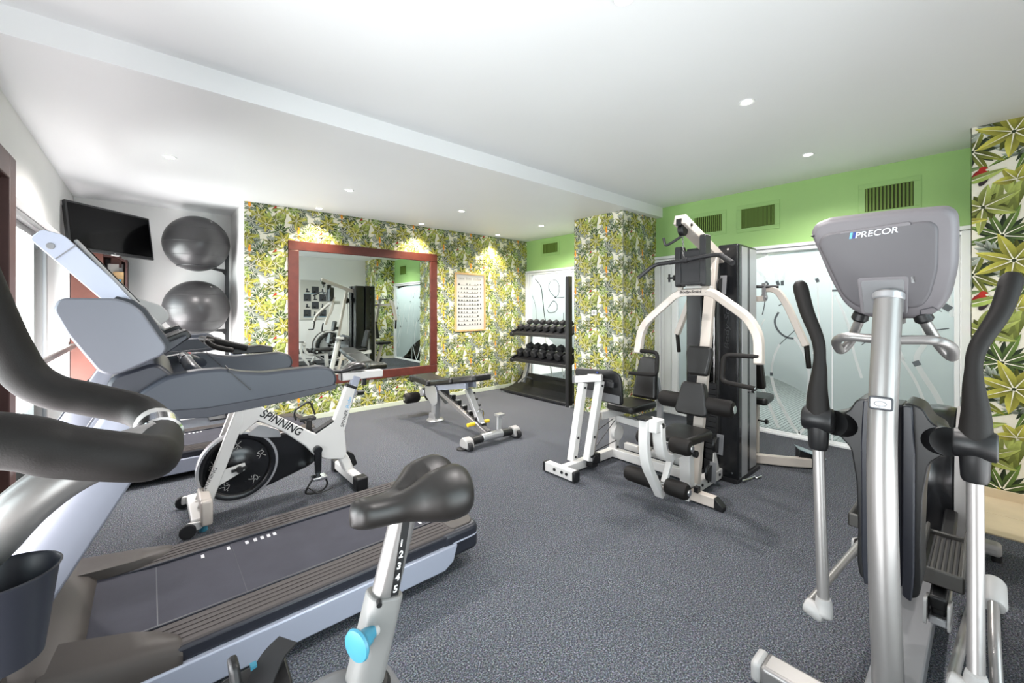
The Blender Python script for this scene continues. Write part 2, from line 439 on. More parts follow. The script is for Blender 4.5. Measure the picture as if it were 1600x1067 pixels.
def clip_poly(pts, cols, w, h):
    for ax, lim, sg in ((0, 0, 1), (0, w, -1), (1, 0, 1), (1, h, -1)):
        op, oc = [], []
        n = len(pts)
        for i in range(n):
            p, q = pts[i - 1], pts[i]; cp, cq = cols[i - 1], cols[i]
            dp, dq = (p[ax] - lim) * sg, (q[ax] - lim) * sg
            if (dp >= 0) != (dq >= 0):
                t = dp / (dp - dq); op.append(tuple(a + (b - a) * t for a, b in zip(p, q))); oc.append(mixc(cp, cq, t))
            if dq >= 0: op.append(q); oc.append(cq)
        pts, cols = op, oc
        if len(pts) < 3: return [], []
    return pts, cols

class Printed:
    """a wallpapered wall mesh: solid faces in the paper's ground colour and the printed leaves just proud of them"""
    def __init__(self): self.v = []; self.f = []; self.c = []
    def face(self, pts, cols):
        b = len(self.v); self.v += pts; self.f.append(tuple(range(b, b + len(pts)))); self.c += cols
    def box(self, a, b):
        m = MB().box(a, b)
        for f in m.f: self.face([tuple(m.v[i]) for i in f], [CREAM] * len(f))
    def paper(self, o, ux, uy, w, h, rep, pu=0., pv=0.):
        o = V(o); ux = V(ux); uy = V(uy); n = ux.cross(uy).normalized()
        i0 = -1; k = 0
        for i in range(-1, int(w / rep) + 2):
            for j in range(-2, int(h / rep) + 2):
                bu = (i + pu) * rep; bv = (j + pv + .5 * (i % 2)) * rep
                if bu > w + .3 * rep or bv > h + .3 * rep: continue
                for q, (pts, cols) in enumerate(TILE):
                    pp = [(bu + x * rep, bv + y * rep) for x, y in pts]
                    if all(0 <= x <= w and 0 <= y <= h for x, y in pp): cc = cols
                    else:
                        if all(x < 0 for x, y in pp) or all(x > w for x, y in pp) or all(y < 0 for x, y in pp) or all(y > h for x, y in pp): continue
                        pp, cc = clip_poly(pp, cols, w, h)
                        if not pp: continue
                    off = n * (.0004 + q * 2.2e-6)
                    self.face([tuple(o + ux * x + uy * y + off) for x, y in pp], list(cc))
        return self
    def build(self, name):
        me = bpy.data.meshes.new(name); me.from_pydata(self.v, [], self.f)
        at = me.color_attributes.new('print', 'FLOAT_COLOR', 'POINT')
        flat = []
        for c in self.c: flat += [c[0], c[1], c[2], 1]
        at.data.foreach_set('color', flat)
        me.materials.append(M['wallpaper'])
        return struct(link(name, me))

# ------------------------------------------------------------------ room shell
XL, XR, YB, YA, YF = -.62, 5.15, 5.5, 6.5, -.6
ZH, ZLO, YS = 2.71, 2.58, 2.85

fl = struct(obj('floor', MB().box((-.85, YF - .2, -.1), (XR + .16, YA + .1, 0)), M['carpet']))
# stone tiles at the right, each its own piece
q = 0
for i in range(2):
    for j in range(2):
        x0 = 3.85 + i * .38; y0 = -.59 + j * .33
        obj('tile', MB().box((x0, y0, 0.0), (x0 + .374, y0 + .324, .006)), M['tile'], fl, bev=.0015)
obj('grout_bed', MB().box((3.84, -.595, 0), (4.6, .07, .003)), M['grout'], fl)
struct(obj('ceiling', MB().box((-.85, YF - .2, ZH), (XR + .16, YS, ZH + .15)).box((-.85, YS, ZLO), (XR + .16, YA + .1, ZH + .15)), M['ceiling']))

# left wall with the openings
w1 = (3.89, 6.2); d1 = (2.78, 3.62); w2 = (0.0, 2.2)  # w2 is an opening added out of view for daylight
lw = MB()
xo = XL - .2
def lb(y0, y1, z0, z1): lw.box((xo, y0, z0), (XL, y1, z1))
lb(YF - .2, w2[0], 0, ZH); lb(*w2, 0, .2); lb(*w2, 2.3, ZH); lb(w2[1], d1[0], 0, ZH); lb(*d1, 2.12, ZH); lb(d1[1], w1[0], 0, ZH); lb(*w1, 2.06, ZH); lb(w1[1], YA + .1, 0, ZH)
struct(obj('wall_left', lw, M['white_paint']))
# front wall (behind the camera) with one added window
fw = MB()
for x0, x1, z0, z1 in ((XL, .1, 0, ZH), (.1, 2.3, 0, .35), (.1, 2.3, 2.35, ZH), (2.3, 4.75, 0, ZH)): fw.box((x0, YF - .2, z0), (x1, YF, z1))
struct(obj('wall_front', fw, M['white_paint']))
# alcove walls
struct(obj('wall_alcove', MB().box((XL, YA, 0), (.95, YA + .1, ZLO)).box((.8, YB + .002, 0), (.95, YA, ZLO)), M['white_paint']))
# mirror wall
wb = Printed(); wb.box((.952, YB, 0), (XR + .16, YB + .15, ZLO)); wb.box((.8, YB, 0), (.952, YB + .0018, ZLO))
wb.paper((.8, YB, .06), (1, 0, 0), (0, 0, 1), XR - .8, ZLO - .06, .51, -.145, .26); wb.build('wall_back')
struct(obj('baseboard_back', MB().box((.8, YB - .012, 0), (XR, YB, .06)), M['skirt'], bev=.003))
# column
wc = Printed(); wc.box((4.38, 2.95, 0), (XR, 3.72, ZLO))
wc.paper((4.38, 3.72, 0), (0, -1, 0), (0, 0, 1), .77, ZLO, .51, -.205, .5)
wc.paper((4.38, 2.95, 0), (1, 0, 0), (0, 0, 1), .77, ZLO, .51, .6, .45)
wc.paper((XR, 3.72, 0), (-1, 0, 0), (0, 0, 1), .77, ZLO, .51, .2, .1)
wc.build('wall_column')
# wallpapered pier at the right
wp = Printed(); wp.box((4.6, YF, 0), (XR + .16, .08, ZH))
wp.paper((4.6, .08, .072), (0, -1, 0), (0, 0, 1), .68, ZH - .072, .91, -.70, -.10)
wp.paper((XR, .08, .072), (-1, 0, 0), (0, 0, 1), .55, ZH - .072, .91, .3, .1); wp.build('wall_pier')
struct(obj('baseboard_pier', MB().box((4.585, YF, 0), (4.6, .08, .072)), M['tile'], bev=.002))
# green wall over the glazing
struct(obj('wall_right', MB().box((XR, .08, 2.06), (XR + .15, 2.95, ZH)).box((XR, 3.72, 2.04), (XR + .15, YB, ZLO)), M['green']))

# corridor beyond the glass
cf = struct(obj('corridor_floor', MB().box((XR + .16, YF - .2, -.1), (9.6, 6.2, 0)), M['corr_carpet']))
rb = MB()
for k in range(160): rb.box((XR + .2, -.4 + k * .04, 0), (9.4, -.4 + k * .04 + .018, .004))
o = obj('carpet_rib', rb, M['corr_carpet'], cf); o['kind'] = 'stuff'
struct(obj('corridor_wall', MB().box((9.5, YF - .2, 0), (9.6, 6.2, 2.7)).box((XR + .16, -.7, 0), (9.5, -.6, 2.7)).box((XR + .16, 6.1, 0), (9.5, 6.2, 2.7)), M['white_paint']))
struct(obj('corridor_ceiling', MB().box((XR + .15, YF - .2, 2.6), (9.6, 6.2, 2.7)), M['ceiling']))
struct(obj('ground_outside', MB().box((-8, -9, -.15), (-.86, 12, -.05)).box((-.86, -9, -.15), (5, -.82, -.05)), M['concrete']))

# ------------------------------------------------------------------ glazing on the right
def strip(mb, pts, w, x):
    """flat ribbon along (y,z) points on the plane X = x"""
    P = [V((x, a, b)) for a, b in pts]
    mb.sweep(P, [(-w / 2, -.0006), (w / 2, -.0006), (w / 2, .0006), (-w / 2, .0006)], (1, 0, 0))
def smooth_curve(pts, n=6):
    out = []; P = [pts[0]] + list(pts) + [pts[-1]]
    for i in range(1, len(P) - 2):
        p0, p1, p2, p3 = P[i - 1:i + 3]
        for k in range(n):
            t = k / n
            out.append(tuple(.5 * (2 * b + (c - a) * t + (2 * a - 5 * b + 4 * c - d) * t * t + (3 * b - a - 3 * c + d) * t ** 3) for a, b, c, d in zip(p0, p1, p2, p3)))
    out.append(tuple(pts[-1])); return out
def glazing(name, y0, y1, ztop, top, bottom, white, dark, low, mull):
    fr = struct(obj(name, MB().box((XR - .02, y0, ztop - .075), (XR + .07, y1, ztop - .04)).box((XR - .035, y0, ztop - .035), (XR + .07, y1, ztop)), M['white_frame'], bev=.004))
    obj('bottom_track', MB().box((XR - .03, y0, 0), (XR + .08, y1, .022)).box((XR - .008, y0, .022), (XR + .012, y1, .045)), M['white_frame'], fr, bev=.003)
    for a, b, d in ((y0, y0 + .06, .035), (y0 + .066, y0 + .1, .01), (y1 - .08, y1, .035), (y1 - .125, y1 - .086, .012)):
        obj('jamb', MB().box((XR - d, a, 0.02), (XR + .06, b, ztop - .04)), M['white_frame'], fr, bev=.004)
    ys = [y0 + .1] + mull + [y1 - .125]
    for a, b in zip(ys[:-1], ys[1:]):
        obj('glass_pane', MB().box((XR + .02, a + .003, .04), (XR + .028, b - .003, ztop - .07)), M['glass'], fr)
    for a in mull: obj('pane_joint', MB().box((XR + .016, a - .004, .04), (XR + .032, a + .004, ztop - .07)), M['white_frame'], fr)
    T = smooth_curve(top); B = smooth_curve(bottom)
    mb = MB(); n = 40
    def at(c, y):
        for p, q in zip(c[:-1], c[1:]):
            lo, hi = min(p[0], q[0]), max(p[0], q[0])
            if lo <= y <= hi and hi > lo: return p[1] + (q[1] - p[1]) * (y - p[0]) / (q[0] - p[0])
        return c[0][1] if abs(y - c[0][0]) < abs(y - c[-1][0]) else c[-1][1]
    ya, yb = y0 + .1, y1 - .125
    for k in range(n):
        a = ya + (yb - ya) * k / n; b = ya + (yb - ya) * (k + 1) / n
        mb.add([(XR + .017, a, at(B, a)), (XR + .017, b, at(B, b)), (XR + .017, b, at(T, b)), (XR + .017, a, at(T, a))], [(0, 1, 2, 3)])
    obj('frosted_film', mb, M['film'], fr)
    for pts, w in white:
        m = MB(); strip(m, smooth_curve(pts), w, XR + .0145); obj('film_stripe', m, M['film_stripe'], fr)
    for pts, w in dark:
        m = MB(); strip(m, smooth_curve(pts), w, XR + .0125); obj('dark_film_stripe', m, M['film_dark'], fr)
    return fr
w3 = glazing('window_3', .09, 2.95, 2.06,
        [(.19, 1.9), (.4, 1.93), (.8, 1.97), (1.2, 1.98), (1.55, 1.96), (1.8, 1.91), (2.1, 1.84), (2.7, 1.86)],
        [(.19, .02), (.5, .05), (.8, .18), (1.03, .36), (1.35, .53), (1.6, .62), (1.8, .65), (2.2, .5), (2.7, .3)],
        [([(1.66, 2.0), (1.6, 1.93), (1.55, 1.84), (1.525, 1.74), (1.515, 1.68)], .03), ([(1.9, 1.94), (1.77, 1.86), (1.68, 1.77), (1.62, 1.68)], .028),
         ([(1.46, 1.68), (1.43, 1.77), (1.36, 1.83), (1.28, 1.84), (1.2, 1.79), (1.16, 1.69)], .03), ([(1.15, 1.66), (1.145, 1.4), (1.14, 1.2), (1.19, .9)], .014),
         ([(1.49, .98), (1.54, .86), (1.565, .74), (1.57, .66)], .022), ([(1.36, 1.07), (1.3, .98), (1.25, .85), (1.22, .66), (1.24, .4)], .03), ([(1.64, 1.25), (1.7, 1.1), (1.72, .9), (1.71, .66)], .014),
         ([(1.0, 1.5), (.9, 1.2), (.86, .95), (.8, .7)], .022), ([(.62, 1.2), (.55, .98), (.42, .7), (.35, .45), (.3, .3)], .022), ([(.4, 1.35), (.36, 1.1), (.42, .9), (.3, .62), (.22, .4)], .04), ([(.24, 1.62), (.2, 1.3)], .03), ([(1.71, .63), (1.62, .38), (1.5, .07)], .03), ([(1.57, .62), (1.52, .42), (1.38, .14), (1.31, .05)], .03), ([(1.31, .05), (1.22, .2), (1.12, .4)], .028),
         ([(.7, 1.5), (.6, 1.2), (.5, .9)], .012)],
        [([(1.625, 1.67), (1.605, 1.63)], .028), ([(1.515, 1.67), (1.5, 1.62)], .03), ([(1.465, 1.67), (1.465, 1.62)], .03), ([(1.16, 1.68), (1.145, 1.64)], .03),
         ([(1.5, 1.33), (1.535, 1.25), (1.525, 1.17), (1.48, 1.1), (1.42, 1.06), (1.36, 1.05)], .02), ([(1.49, .98), (1.42, 1.06), (1.33, 1.16)], .008), ([(1.62, 1.58), (1.64, 1.4), (1.66, 1.3)], .01), ([(1.44, 1.44), (1.5, 1.4)], .01),
         ([(1.57, .665), (1.57, .63)], .028), ([(1.72, .665), (1.715, .63)], .026), ([(.3, 1.5), (.24, 1.56)], .012), ([(.27, 1.41), (.21, 1.36)], .05), ([(.36, 1.17), (.22, 1.2)], .01), ([(.43, .9), (.41, .86)], .05), ([(1.03, 1.55), (.96, 1.55)], .02), ([(.7, 1.12), (.8, 1.02)], .008)],
        [], [1.03])
for a, b in ((2.63, 2.71), (2.72, 2.822)): obj('jamb', MB().box((XR - (.03 if a < 2.7 else .012), a, .02), (XR + .06, b, 2.02)), M['white_frame'], w3, bev=.004)
glazing('window_4', 3.72, 5.5, 2.04,
        [(3.8, 1.95), (4.3, 1.92), (4.7, 1.87), (5.0, 1.8), (5.4, 1.72)],
        [(3.8, .55), (4.1, .52), (4.4, .55), (4.8, .74), (5.1, .95), (5.4, 1.1)],
        [([(4.8, .7), (4.7, .5), (4.6, .2), (4.57, .05)], .02), ([(4.25, .56), (4.22, .3), (4.18, .06)], .022), ([(4.5, .58), (4.6, .3), (4.7, .06)], .018), ([(5.05, .9), (4.98, .6), (4.9, .3), (4.85, .05)], .03), ([(4.75, 1.95), (4.72, 1.86), (4.73, 1.6)], .02), ([(4.45, 1.97), (4.44, 1.9)], .015)],
        [([(5.3, 1.9), (5.15, 1.75), (5.1, 1.5), (5.05, 1.2), (4.95, 1.0)], .02), ([(5.36, 1.6), (5.28, 1.4), (5.26, 1.1)], .008),
         ([(4.78, 1.55), (4.86, 1.6), (4.95, 1.7), (4.93, 1.82), (4.8, 1.85), (4.72, 1.75), (4.74, 1.6), (4.82, 1.55), (4.6, 1.56)], .012), ([(4.97, 1.38), (4.85, 1.5), (4.76, 1.42), (4.8, 1.32), (4.95, 1.3), (5.0, 1.36)], .012), ([(4.62, 1.3), (4.6, 1.0), (4.45, .7)], .012), ([(4.3, 1.9), (4.28, 1.2), (4.3, .7)], .008)],
        [], [])

# ------------------------------------------------------------------ left window, door, two added unseen windows for daylight
def window(name, y0, y1, z0, z1, x, nmid):
    fr = struct(obj(name, MB().box((x - .06, y0, z1 - .05), (x, y1, z1)).box((x - .06, y0, z0), (x, y1, z0 + .05)), M['silver'], bev=.004))
    ys = [y0 + (y1 - y0) * k / (nmid + 1) for k in range(nmid + 2)]
    for k, a in enumerate(ys):
        a0 = min(max(a - .025, y0), y1 - .05)
        obj('stile', MB().box((x - .05, a0, z0 + .05), (x - .01, a0 + .05, z1 - .05)), M['silver'], fr, bev=.004)
    for a, b in zip(ys[:-1], ys[1:]):
        obj('glass_pane', MB().box((x - .034, a + .02, z0 + .05), (x - .026, b - .02, z1 - .05)), M['glass'], fr)
    return fr
f1 = window('window_1', 3.89, 6.2, 0.02, 2.06, XL - .14, 2)
obj('curtain_track', MB().box((XL - .13, 3.9, 2.01), (XL - .06, 6.19, 2.055)).box((XL - .125, 3.9, 1.95), (XL - .1, 6.19, 2.01)), M['silver'], f1, bev=.004)
cm = MB(); P = []
for k in range(81):
    y = 4.4 + k * .009; P.append((XL - .105 + .018 * sin(k * 1.1), y))
for (xa, ya), (xb, yb) in zip(P[:-1], P[1:]): cm.add([(xa, ya, .04), (xb, yb, .04), (xb, yb, 1.95), (xa, ya, 1.95)], [(0, 1, 2, 3)])
obj('sheer_curtain', cm, M['curtain'], f1)
window('unseen_window_2', 0.0, 2.2, .2, 2.3, XL - .1, 1)  # added beside the camera, out of view, to let daylight in
f5 = struct(obj('unseen_window_5', MB().box((.1, YF - .16, 2.3), (2.3, YF - .1, 2.35)).box((.1, YF - .16, .35), (2.3, YF - .1, .4)), M['silver'], bev=.004))  # unseen window added behind the camera for frontal daylight
for a in (.1, 1.175, 2.25): obj('stile', MB().box((a, YF - .15, .4), (a + .05, YF - .11, 2.3)), M['silver'], f5)
for a, b in ((.15, 1.17), (1.23, 2.24)): obj('glass_pane', MB().box((a, YF - .134, .4), (b, YF - .126, 2.3)), M['glass'], f5)
dr = struct(obj('door_1', MB().box((XL - .1, 2.8, .01), (XL - .06, 3.6, 2.1)), M['wood_dark_shaded'], bev=.003))
for a in (((XL - .12, 3.6, 0), (XL + .03, 3.75, 2.24)), ((XL - .12, 2.66, 0), (XL + .03, 2.8, 2.24)), ((XL - .12, 2.8, 2.1), (XL + .03, 3.6, 2.24))):
    obj('casing', MB().box(*a), M['door_wood'], dr, bev=.006)
obj('door_handle', MB().cyl((XL - .06, 2.88, 1.0), (XL - .01, 2.88, 1.0), .012).cyl((XL - .015, 2.88, 1.0), (XL - .015, 3.0, 1.0), .009), M['chrome'], dr)
struct(obj('baseboard_left', MB().box((XL, 2.2, 0), (XL + .014, 2.66, .09)).box((XL, 3.75, 0), (XL + .014, 3.89, .09)), M['tile'], bev=.003))

# window guard rail
t = thing('guard_rail', 'round metal bar crossing the bright window at left, at hip height', 'rail', (XL + .05, 5.0, .95))
obj('rail_tube', MB().tube([(XL + .06, 3.8, 1.0), (XL + .06, 6.12, 1.0)], .022), M['silver_warm'], t)
for y in (3.82, 6.1): obj('bracket', MB().cyl((XL, y, 1.0), (XL + .07, y, 1.0), .014).cyl((XL, y, 1.0), (XL + .008, y, 1.0), .035), M['silver_warm'], t)

# ------------------------------------------------------------------ ceiling downlights
LBL = {(0, 0): 'small round ceiling downlight at the top edge, nearest the viewer', (1, 0): 'bright round ceiling downlight on the higher ceiling, in front of the cable tower',
       (2, 0): 'round ceiling downlight on the higher ceiling, closest to the green wall',
       (-1, 1): 'round ceiling downlight on the lower ceiling over the treadmills', (0, 1): 'ceiling downlight out from the mirror, level with its left half',
       (1, 1): 'ceiling downlight out from the botanical wall, level with its framed chart', (2, 1): 'ceiling downlight in front of the dumbbell rack and small green grille',
       (0, 2): 'downlight close to the botanical wall above the left part of the mirror', (1, 2): 'downlight close to the botanical wall above the right edge of the mirror', (2, 2): 'downlight close to the botanical wall, right of the framed chart'}
DX = {-1: .12, 0: 1.54, 1: 2.92, 2: 4.32}; DY = {0: 1.03, 1: 4.3, 2: 5.31}
first = None
for (i, j), lb_ in LBL.items():
    x, y = DX[i], DY[j]; z = ZH if y < YS else ZLO
    if first is None:
        t = first = thing('downlight', lb_, 'downlight', (x, y, z), 'recessed downlights in the ceiling')
        obj('trim_ring', MB().lathe([(.03, -.002), (.045, -.006), (.048, -.001), (.048, 0), (.03, 0)], (x, y, z), (0, 0, 1), 24, True), M['white_frame'], t)
        obj('lens', MB().lathe([(.031, -.001), (.031, -.003), (.02, -.0045), (.001, -.005)], (x, y, z), (0, 0, 1), 20), M['lens'], t)
    else: t = dup(first, (x, y, z), lb_)
    l = bpy.data.lights.new('spot', 'SPOT'); l.energy = SPOT_W * {0: .9, 1: 1.7, 2: .9}[j]; l.spot_size = radians(150 if j != 2 else 105); l.spot_blend = .75; l.shadow_soft_size = .04
    l.color = (1, .93, .82) if j == 2 else (1, .97, .92)
    l.color = (1, .84, .60) if j == 2 else (1, .95, .93)
    lo = bpy.data.objects.new('spot', l); COL.objects.link(lo); lo.location = (x, y, z - .03)

# ------------------------------------------------------------------ green wall grilles
def grille(yc, zc, w, h, label, n):
    t = thing('air_grille', label, 'vent', (XR, yc, zc), 'air grilles in the green wall')
    obj('flange', MB().box((XR - .006, yc - w / 2 - .05, zc + h / 2), (XR, yc + w / 2 + .05, zc + h / 2 + .045)).box((XR - .006, yc - w / 2 - .05, zc - h / 2 - .045), (XR, yc + w / 2 + .05, zc - h / 2))
        .box((XR - .006, yc - w / 2 - .05, zc - h / 2), (XR, yc - w / 2, zc + h / 2)).box((XR - .006, yc + w / 2, zc - h / 2), (XR, yc + w / 2 + .05, zc + h / 2)), M['green_grille'], t, bev=.002)
    obj('recess', MB().box((XR - .001, yc - w / 2, zc - h / 2), (XR + .0, yc + w / 2, zc + h / 2)), M['slat_gap'], t)
    s0 = None
    for k in range(n):
        y = yc - w / 2 + w * (k + .5) / n
        if s0 is None:
            s0 = obj('slat', MB().box((XR - .012, y - w / n * .28, zc - h / 2), (XR - .001, y + w / n * .28, zc + h / 2)), M['slat_green'], t); y00 = y
        else:
            c = s0.copy(); COL.objects.link(c); c.parent = t; c.location = (0, y - y00, 0)
    return t
grille(2.255, 2.4, .33, .2, 'green air grille behind the top of the cable tower', 14)
grille(1.704, 2.4, .34, .22, 'air grille with fine mesh slats, middle of the three on the green wall', 26)
grille(.605, 2.4, .335, .22, 'green air grille right above the grey console of the elliptical', 13)
grille(4.91, 2.4, .34, .16, 'small green air grille over the dumbbell rack in the far corner', 12)

# ------------------------------------------------------------------ mirror wall things
t = thing('wall_mirror', 'large wall mirror in a wide mahogany frame on the botanical wallpaper', 'mirror', (2.26, YB, .41))
x0, x1, z0, z1, fw_ = 1.244, 3.274, .41, 2.187, .115
for a, b in (((x0, z1 - fw_), (x1, z1)), ((x0, z0), (x1, z0 + fw_)), ((x0, z0 + fw_), (x0 + fw_, z1 - fw_)), ((x1 - fw_, z0 + fw_), (x1, z1 - fw_))):
    obj('frame_rail', MB().box((a[0], YB - .03, a[1]), (b[0], YB, b[1])), M['wood'], t, bev=.005)
xm = 2.25
for a, b in ((x0 + fw_, xm - .0015), (xm + .0015, x1 - fw_)):
    obj('mirror_pane', MB().box((a, YB - .014, z0 + fw_), (b, YB - .004, z1 - fw_)), M['mirror'], t)

t = thing('wall_chart', 'tall oak-framed white exercise chart hanging beside the mirror', 'poster', (3.9, YB, 1.0))
a0, a1, b0, b1 = 3.6, 4.2, 1.005, 1.94
for a, b in (((a0, b1 - .03), (a1, b1)), ((a0, b0), (a1, b0 + .03)), ((a0, b0 + .03), (a0 + .03, b1 - .03)), ((a1 - .03, b0 + .03), (a1, b1 - .03))):
    obj('frame_rail', MB().box((a[0], YB - .022, a[1]), (b[0], YB, b[1])), M['oak'], t, bev=.003)
obj('sheet', MB().box((a0 + .03, YB - .01, b0 + .03), (a1 - .03, YB - .005, b1 - .03)), M['paper'], t)
mb = MB(); yy = YB - .0104
def quad(mb, x, z, w, h): mb.add([(x, yy, z), (x + w, yy, z), (x + w, yy, z + h), (x, yy, z + h)], [(0, 1, 2, 3)])
rr = random.Random(5)
for k in range(11):
    z = 1.1 + k * .064
    quad(mb, 3.66, z, .36 + .05 * rr.random(), .006)
    for c in range(9):
        if rr.random() < .9: quad(mb, 3.665 + c * .053, z + .006, .012 + .02 * rr.random(), .012 + .014 * rr.random()); quad(mb, 3.672 + c * .053, z + .018, .007, .014)
for c in range(16):
    if c in (4, 9): continue
    quad(mb, 3.675 + c * .028, 1.825, .004, .036); quad(mb, 3.689 + c * .028, 1.825, .004, .036)
    if c % 2: quad(mb, 3.677 + c * .028, 1.84 + .012 * (c % 3), .014, .005)
o = obj('printed_figures', mb, M['ink'], t)

t = thing('thermostat', 'small white control box on the wallpapered column', 'thermostat', (4.38, 3.38, 1.3))
obj('plate', MB().box((4.366, 3.34, 1.28), (4.38, 3.42, 1.35)), M['white_frame'], t, bev=.004)
obj('dial', MB().cyl((4.366, 3.38, 1.315), (4.358, 3.38, 1.315), .018), M['grey_light'], t)

# poster on the wall behind, seen in the mirror
t = thing('fitness_poster', 'large white poster with a grid of dark photos, seen in the mirror', 'poster', (3.25, YF, 1.05))
obj('board', MB().box((2.9, YF + .002, 1.08), (3.6, YF + .02, 2.1)), M['paper'], t, bev=.003)
for i in range(3):
    for j in range(4):
        xx = 2.98 + i * .19; zz = 1.16 + j * .2; drk = (i + j) % 2 == 0
        obj('photo', MB().box((xx, YF + .02, zz), (xx + .175, YF + .0208, zz + .185)), M['ink_dark'] if drk else M['paper'], t)
        g = MB().box((xx + .06, YF + .0208, zz + .03), (xx + .1, YF + .0214, zz + .13)).box((xx + .05, YF + .0208, zz + .03), (xx + .14, YF + .0214, zz + .06))
        obj('printed_figure', g, M['ink'] if drk else M['ink_dark'], t)
for z in (1.142, 1.755): obj('blue_band', MB().box((2.98, YF + .02, z), (3.55, YF + .0207, z + .014)), M['ink_blue'], t)

# ------------------------------------------------------------------ television, cabinet, exercise balls
t = thing('television', 'flat black television tilted down from a bracket in the left corner', 'television', (-.3, 5.95, 1.9))
TL, TR, BR = V((-.60, 5.62, 2.38)), V((-.02, 6.14, 2.365)), V((-.07, 6.08, 1.925))
ux = (TR - TL).normalized(); n0 = V((-ux.y, ux.x, 0))
if n0.y > 0: n0 = -n0
uy = V((0, 0, 1)) + n0 * -.16; uy = (uy - ux * uy.dot(ux)).normalized()
c0 = (TL + TR) / 2 - uy * .235; nn = ux.cross(uy)
if nn.y > 0: ux = -ux; nn = ux.cross(uy)
wT, hT = .79, .47
obj('cabinet_back', MB().prism(rrect(wT - .04, hT - .04, .03), c0 - nn * .03, ux, uy, .04), M['black'], t, bev=.005)
obj('bezel', MB().prism(rrect(wT, hT, .006), c0, ux, uy, .03), M['screen_edge'], t, bev=.003)
obj('screen', MB().prism(rrect(wT - .035, hT - .05, .003, cy=.005), c0 + nn * .016, ux, uy, .002), M['screen'], t)
obj('badge', MB().prism([(-.04, -.232), (.04, -.232), (.03, -.243), (-.03, -.243)], c0 + nn * .008, ux, uy, .016), M['grey_light'], t)
text('brand_lettering', 'LG', M['white_text'], t, c0 + nn * .0152 - uy * .228 - ux * .016, ux, uy, .011)
obj('wall_bracket', MB().bar(c0 - nn * .05, V((XL, 6.35, c0.z)), .05, .04).box((XL, 6.25, c0.z - .08), (XL + .02, 6.45, c0.z + .08)), M['black_metal'], t)

t = thing('bookcase', 'tall reddish-brown cabinet with an open niche below the television', 'cabinet', (-.4, 6.3, 0))
obj('side_panel', MB().box((-.61, 6.16, 0), (-.37, 6.48, 1.96)), M['wood_brown'], t, bev=.003)
obj('niche_side', MB().box((-.2, 6.16, 0), (-.18, 6.48, 1.9)), M['wood_dark_shaded'], t, bev=.003)  # niche boards use darker wood, the interior's shade put into the colour
obj('niche_back', MB().box((-.37, 6.45, 0), (-.2, 6.48, 1.92)), M['wood_dark_shaded'], t)
obj('top_panel', MB().prism([(-.37, 1.94), (-.28, 1.95), (-.18, 1.88), (-.18, 1.86), (-.28, 1.925), (-.37, 1.92)], (0, 6.32, 0), (1, 0, 0), (0, 0, 1), .32), M['wood_dark_shaded'], t)
for z in (.3, .75, 1.2): obj('shelf', MB().box((-.37, 6.18, z), (-.2, 6.45, z + .018)), M['wood_dark_shaded'], t)
h = thing('leaflet_holder', 'clear tiered leaflet holder hung inside the niche of the brown cabinet', 'leaflet holder', (-.28, 6.2, 1.45))
for k in range(4): obj('tier', MB().box((-.345, 6.17 + k * .04, 1.42 + k * .1), (-.225, 6.175 + k * .04, 1.52 + k * .1)).box((-.345, 6.17 + k * .04, 1.42 + k * .1), (-.225, 6.21 + k * .04, 1.424 + k * .1)), M['grey_light'], h)
obj('back_plate', MB().box((-.35, 6.33, 1.38), (-.22, 6.335, 1.86)), M['grey_light'], h)
for k, mm in enumerate(('paper', 'ink_blue', 'oak', 'paper', 'wood_brown')):
    z = 1.44 + k * .085; xx = -.34 + .02 * (k % 3)
    g = MB().box((xx, 6.185 + k * .032, z), (xx + .085, 6.192 + k * .032, z + .16)); o = obj('leaflet', g, M[mm])
    tag(o, ['white leaflet in the lowest pocket of the clear holder', 'blue leaflet in the second pocket of the clear holder', 'tan leaflet in the middle pocket of the clear holder', 'white leaflet high in the clear holder', 'brown leaflet at the top of the clear holder'][k], 'leaflet', 'leaflets in the cabinet niche')

t = thing('ball_rack', 'slim black wall rack with ring arms holding the exercise balls', 'rack', (.74, 6.4, 0))
obj('post', MB().box((.725, 6.38, .02), (.765, 6.42, 2.1)), M['black_metal'], t, bev=.003)
obj('base', MB().box((.55, 6.2, 0), (.79, 6.48, .02)), M['black_metal'], t)
BZ = (1.375, 2.13, .62)
for z in BZ[:2]:
    zz = z - .262
    ring = [(.42 + .185 * cos(a), 6.12 + .185 * sin(a), zz) for a in [2 * pi * k / 32 for k in range(32)]]
    obj('ring', MB().tube(ring, .008, 8, True), M['black_metal'], t)
    obj('arm', MB().bar((.74, 6.39, zz - .03), (.55, 6.25, zz), .02, .03).prism([(0, 0), (.1, 0), (0, -.09)], (.735, 6.385, zz), V((-.8, -.6, 0)), (0, 0, 1), .008), M['black_metal'], t)
for z, lb_ in ((2.13, 'upper anthracite exercise ball on the ring rack, near the ceiling'), (1.375, 'lower anthracite exercise ball on the ring rack')):
    b = thing('exercise_ball', lb_, 'exercise ball', (.42, 6.12, z - .32), 'exercise balls on the ring rack')
    obj('ball_shell', MB().ell((.42, 6.12, z), .322, .322, .322, 48, 30), M['ball'], b, smooth=180)
    for k in (-1, 0, 1):
        a = k * .5; r = .3225
        obj('seam_ring', MB().tube([(.42 + r * cos(a) * cos(u), 6.12 + r * cos(a) * sin(u), z + r * sin(a)) for u in [2 * pi * i / 64 for i in range(64)]], .0022, 6, True), M['ball'], b)
    c = .3
    obj('valve_plug', MB().cyl((.42 + .12, 6.12 - .17, z + .245), (.42 + .122, 6.12 - .173, z + .249), .01), M['grey_light'], b)

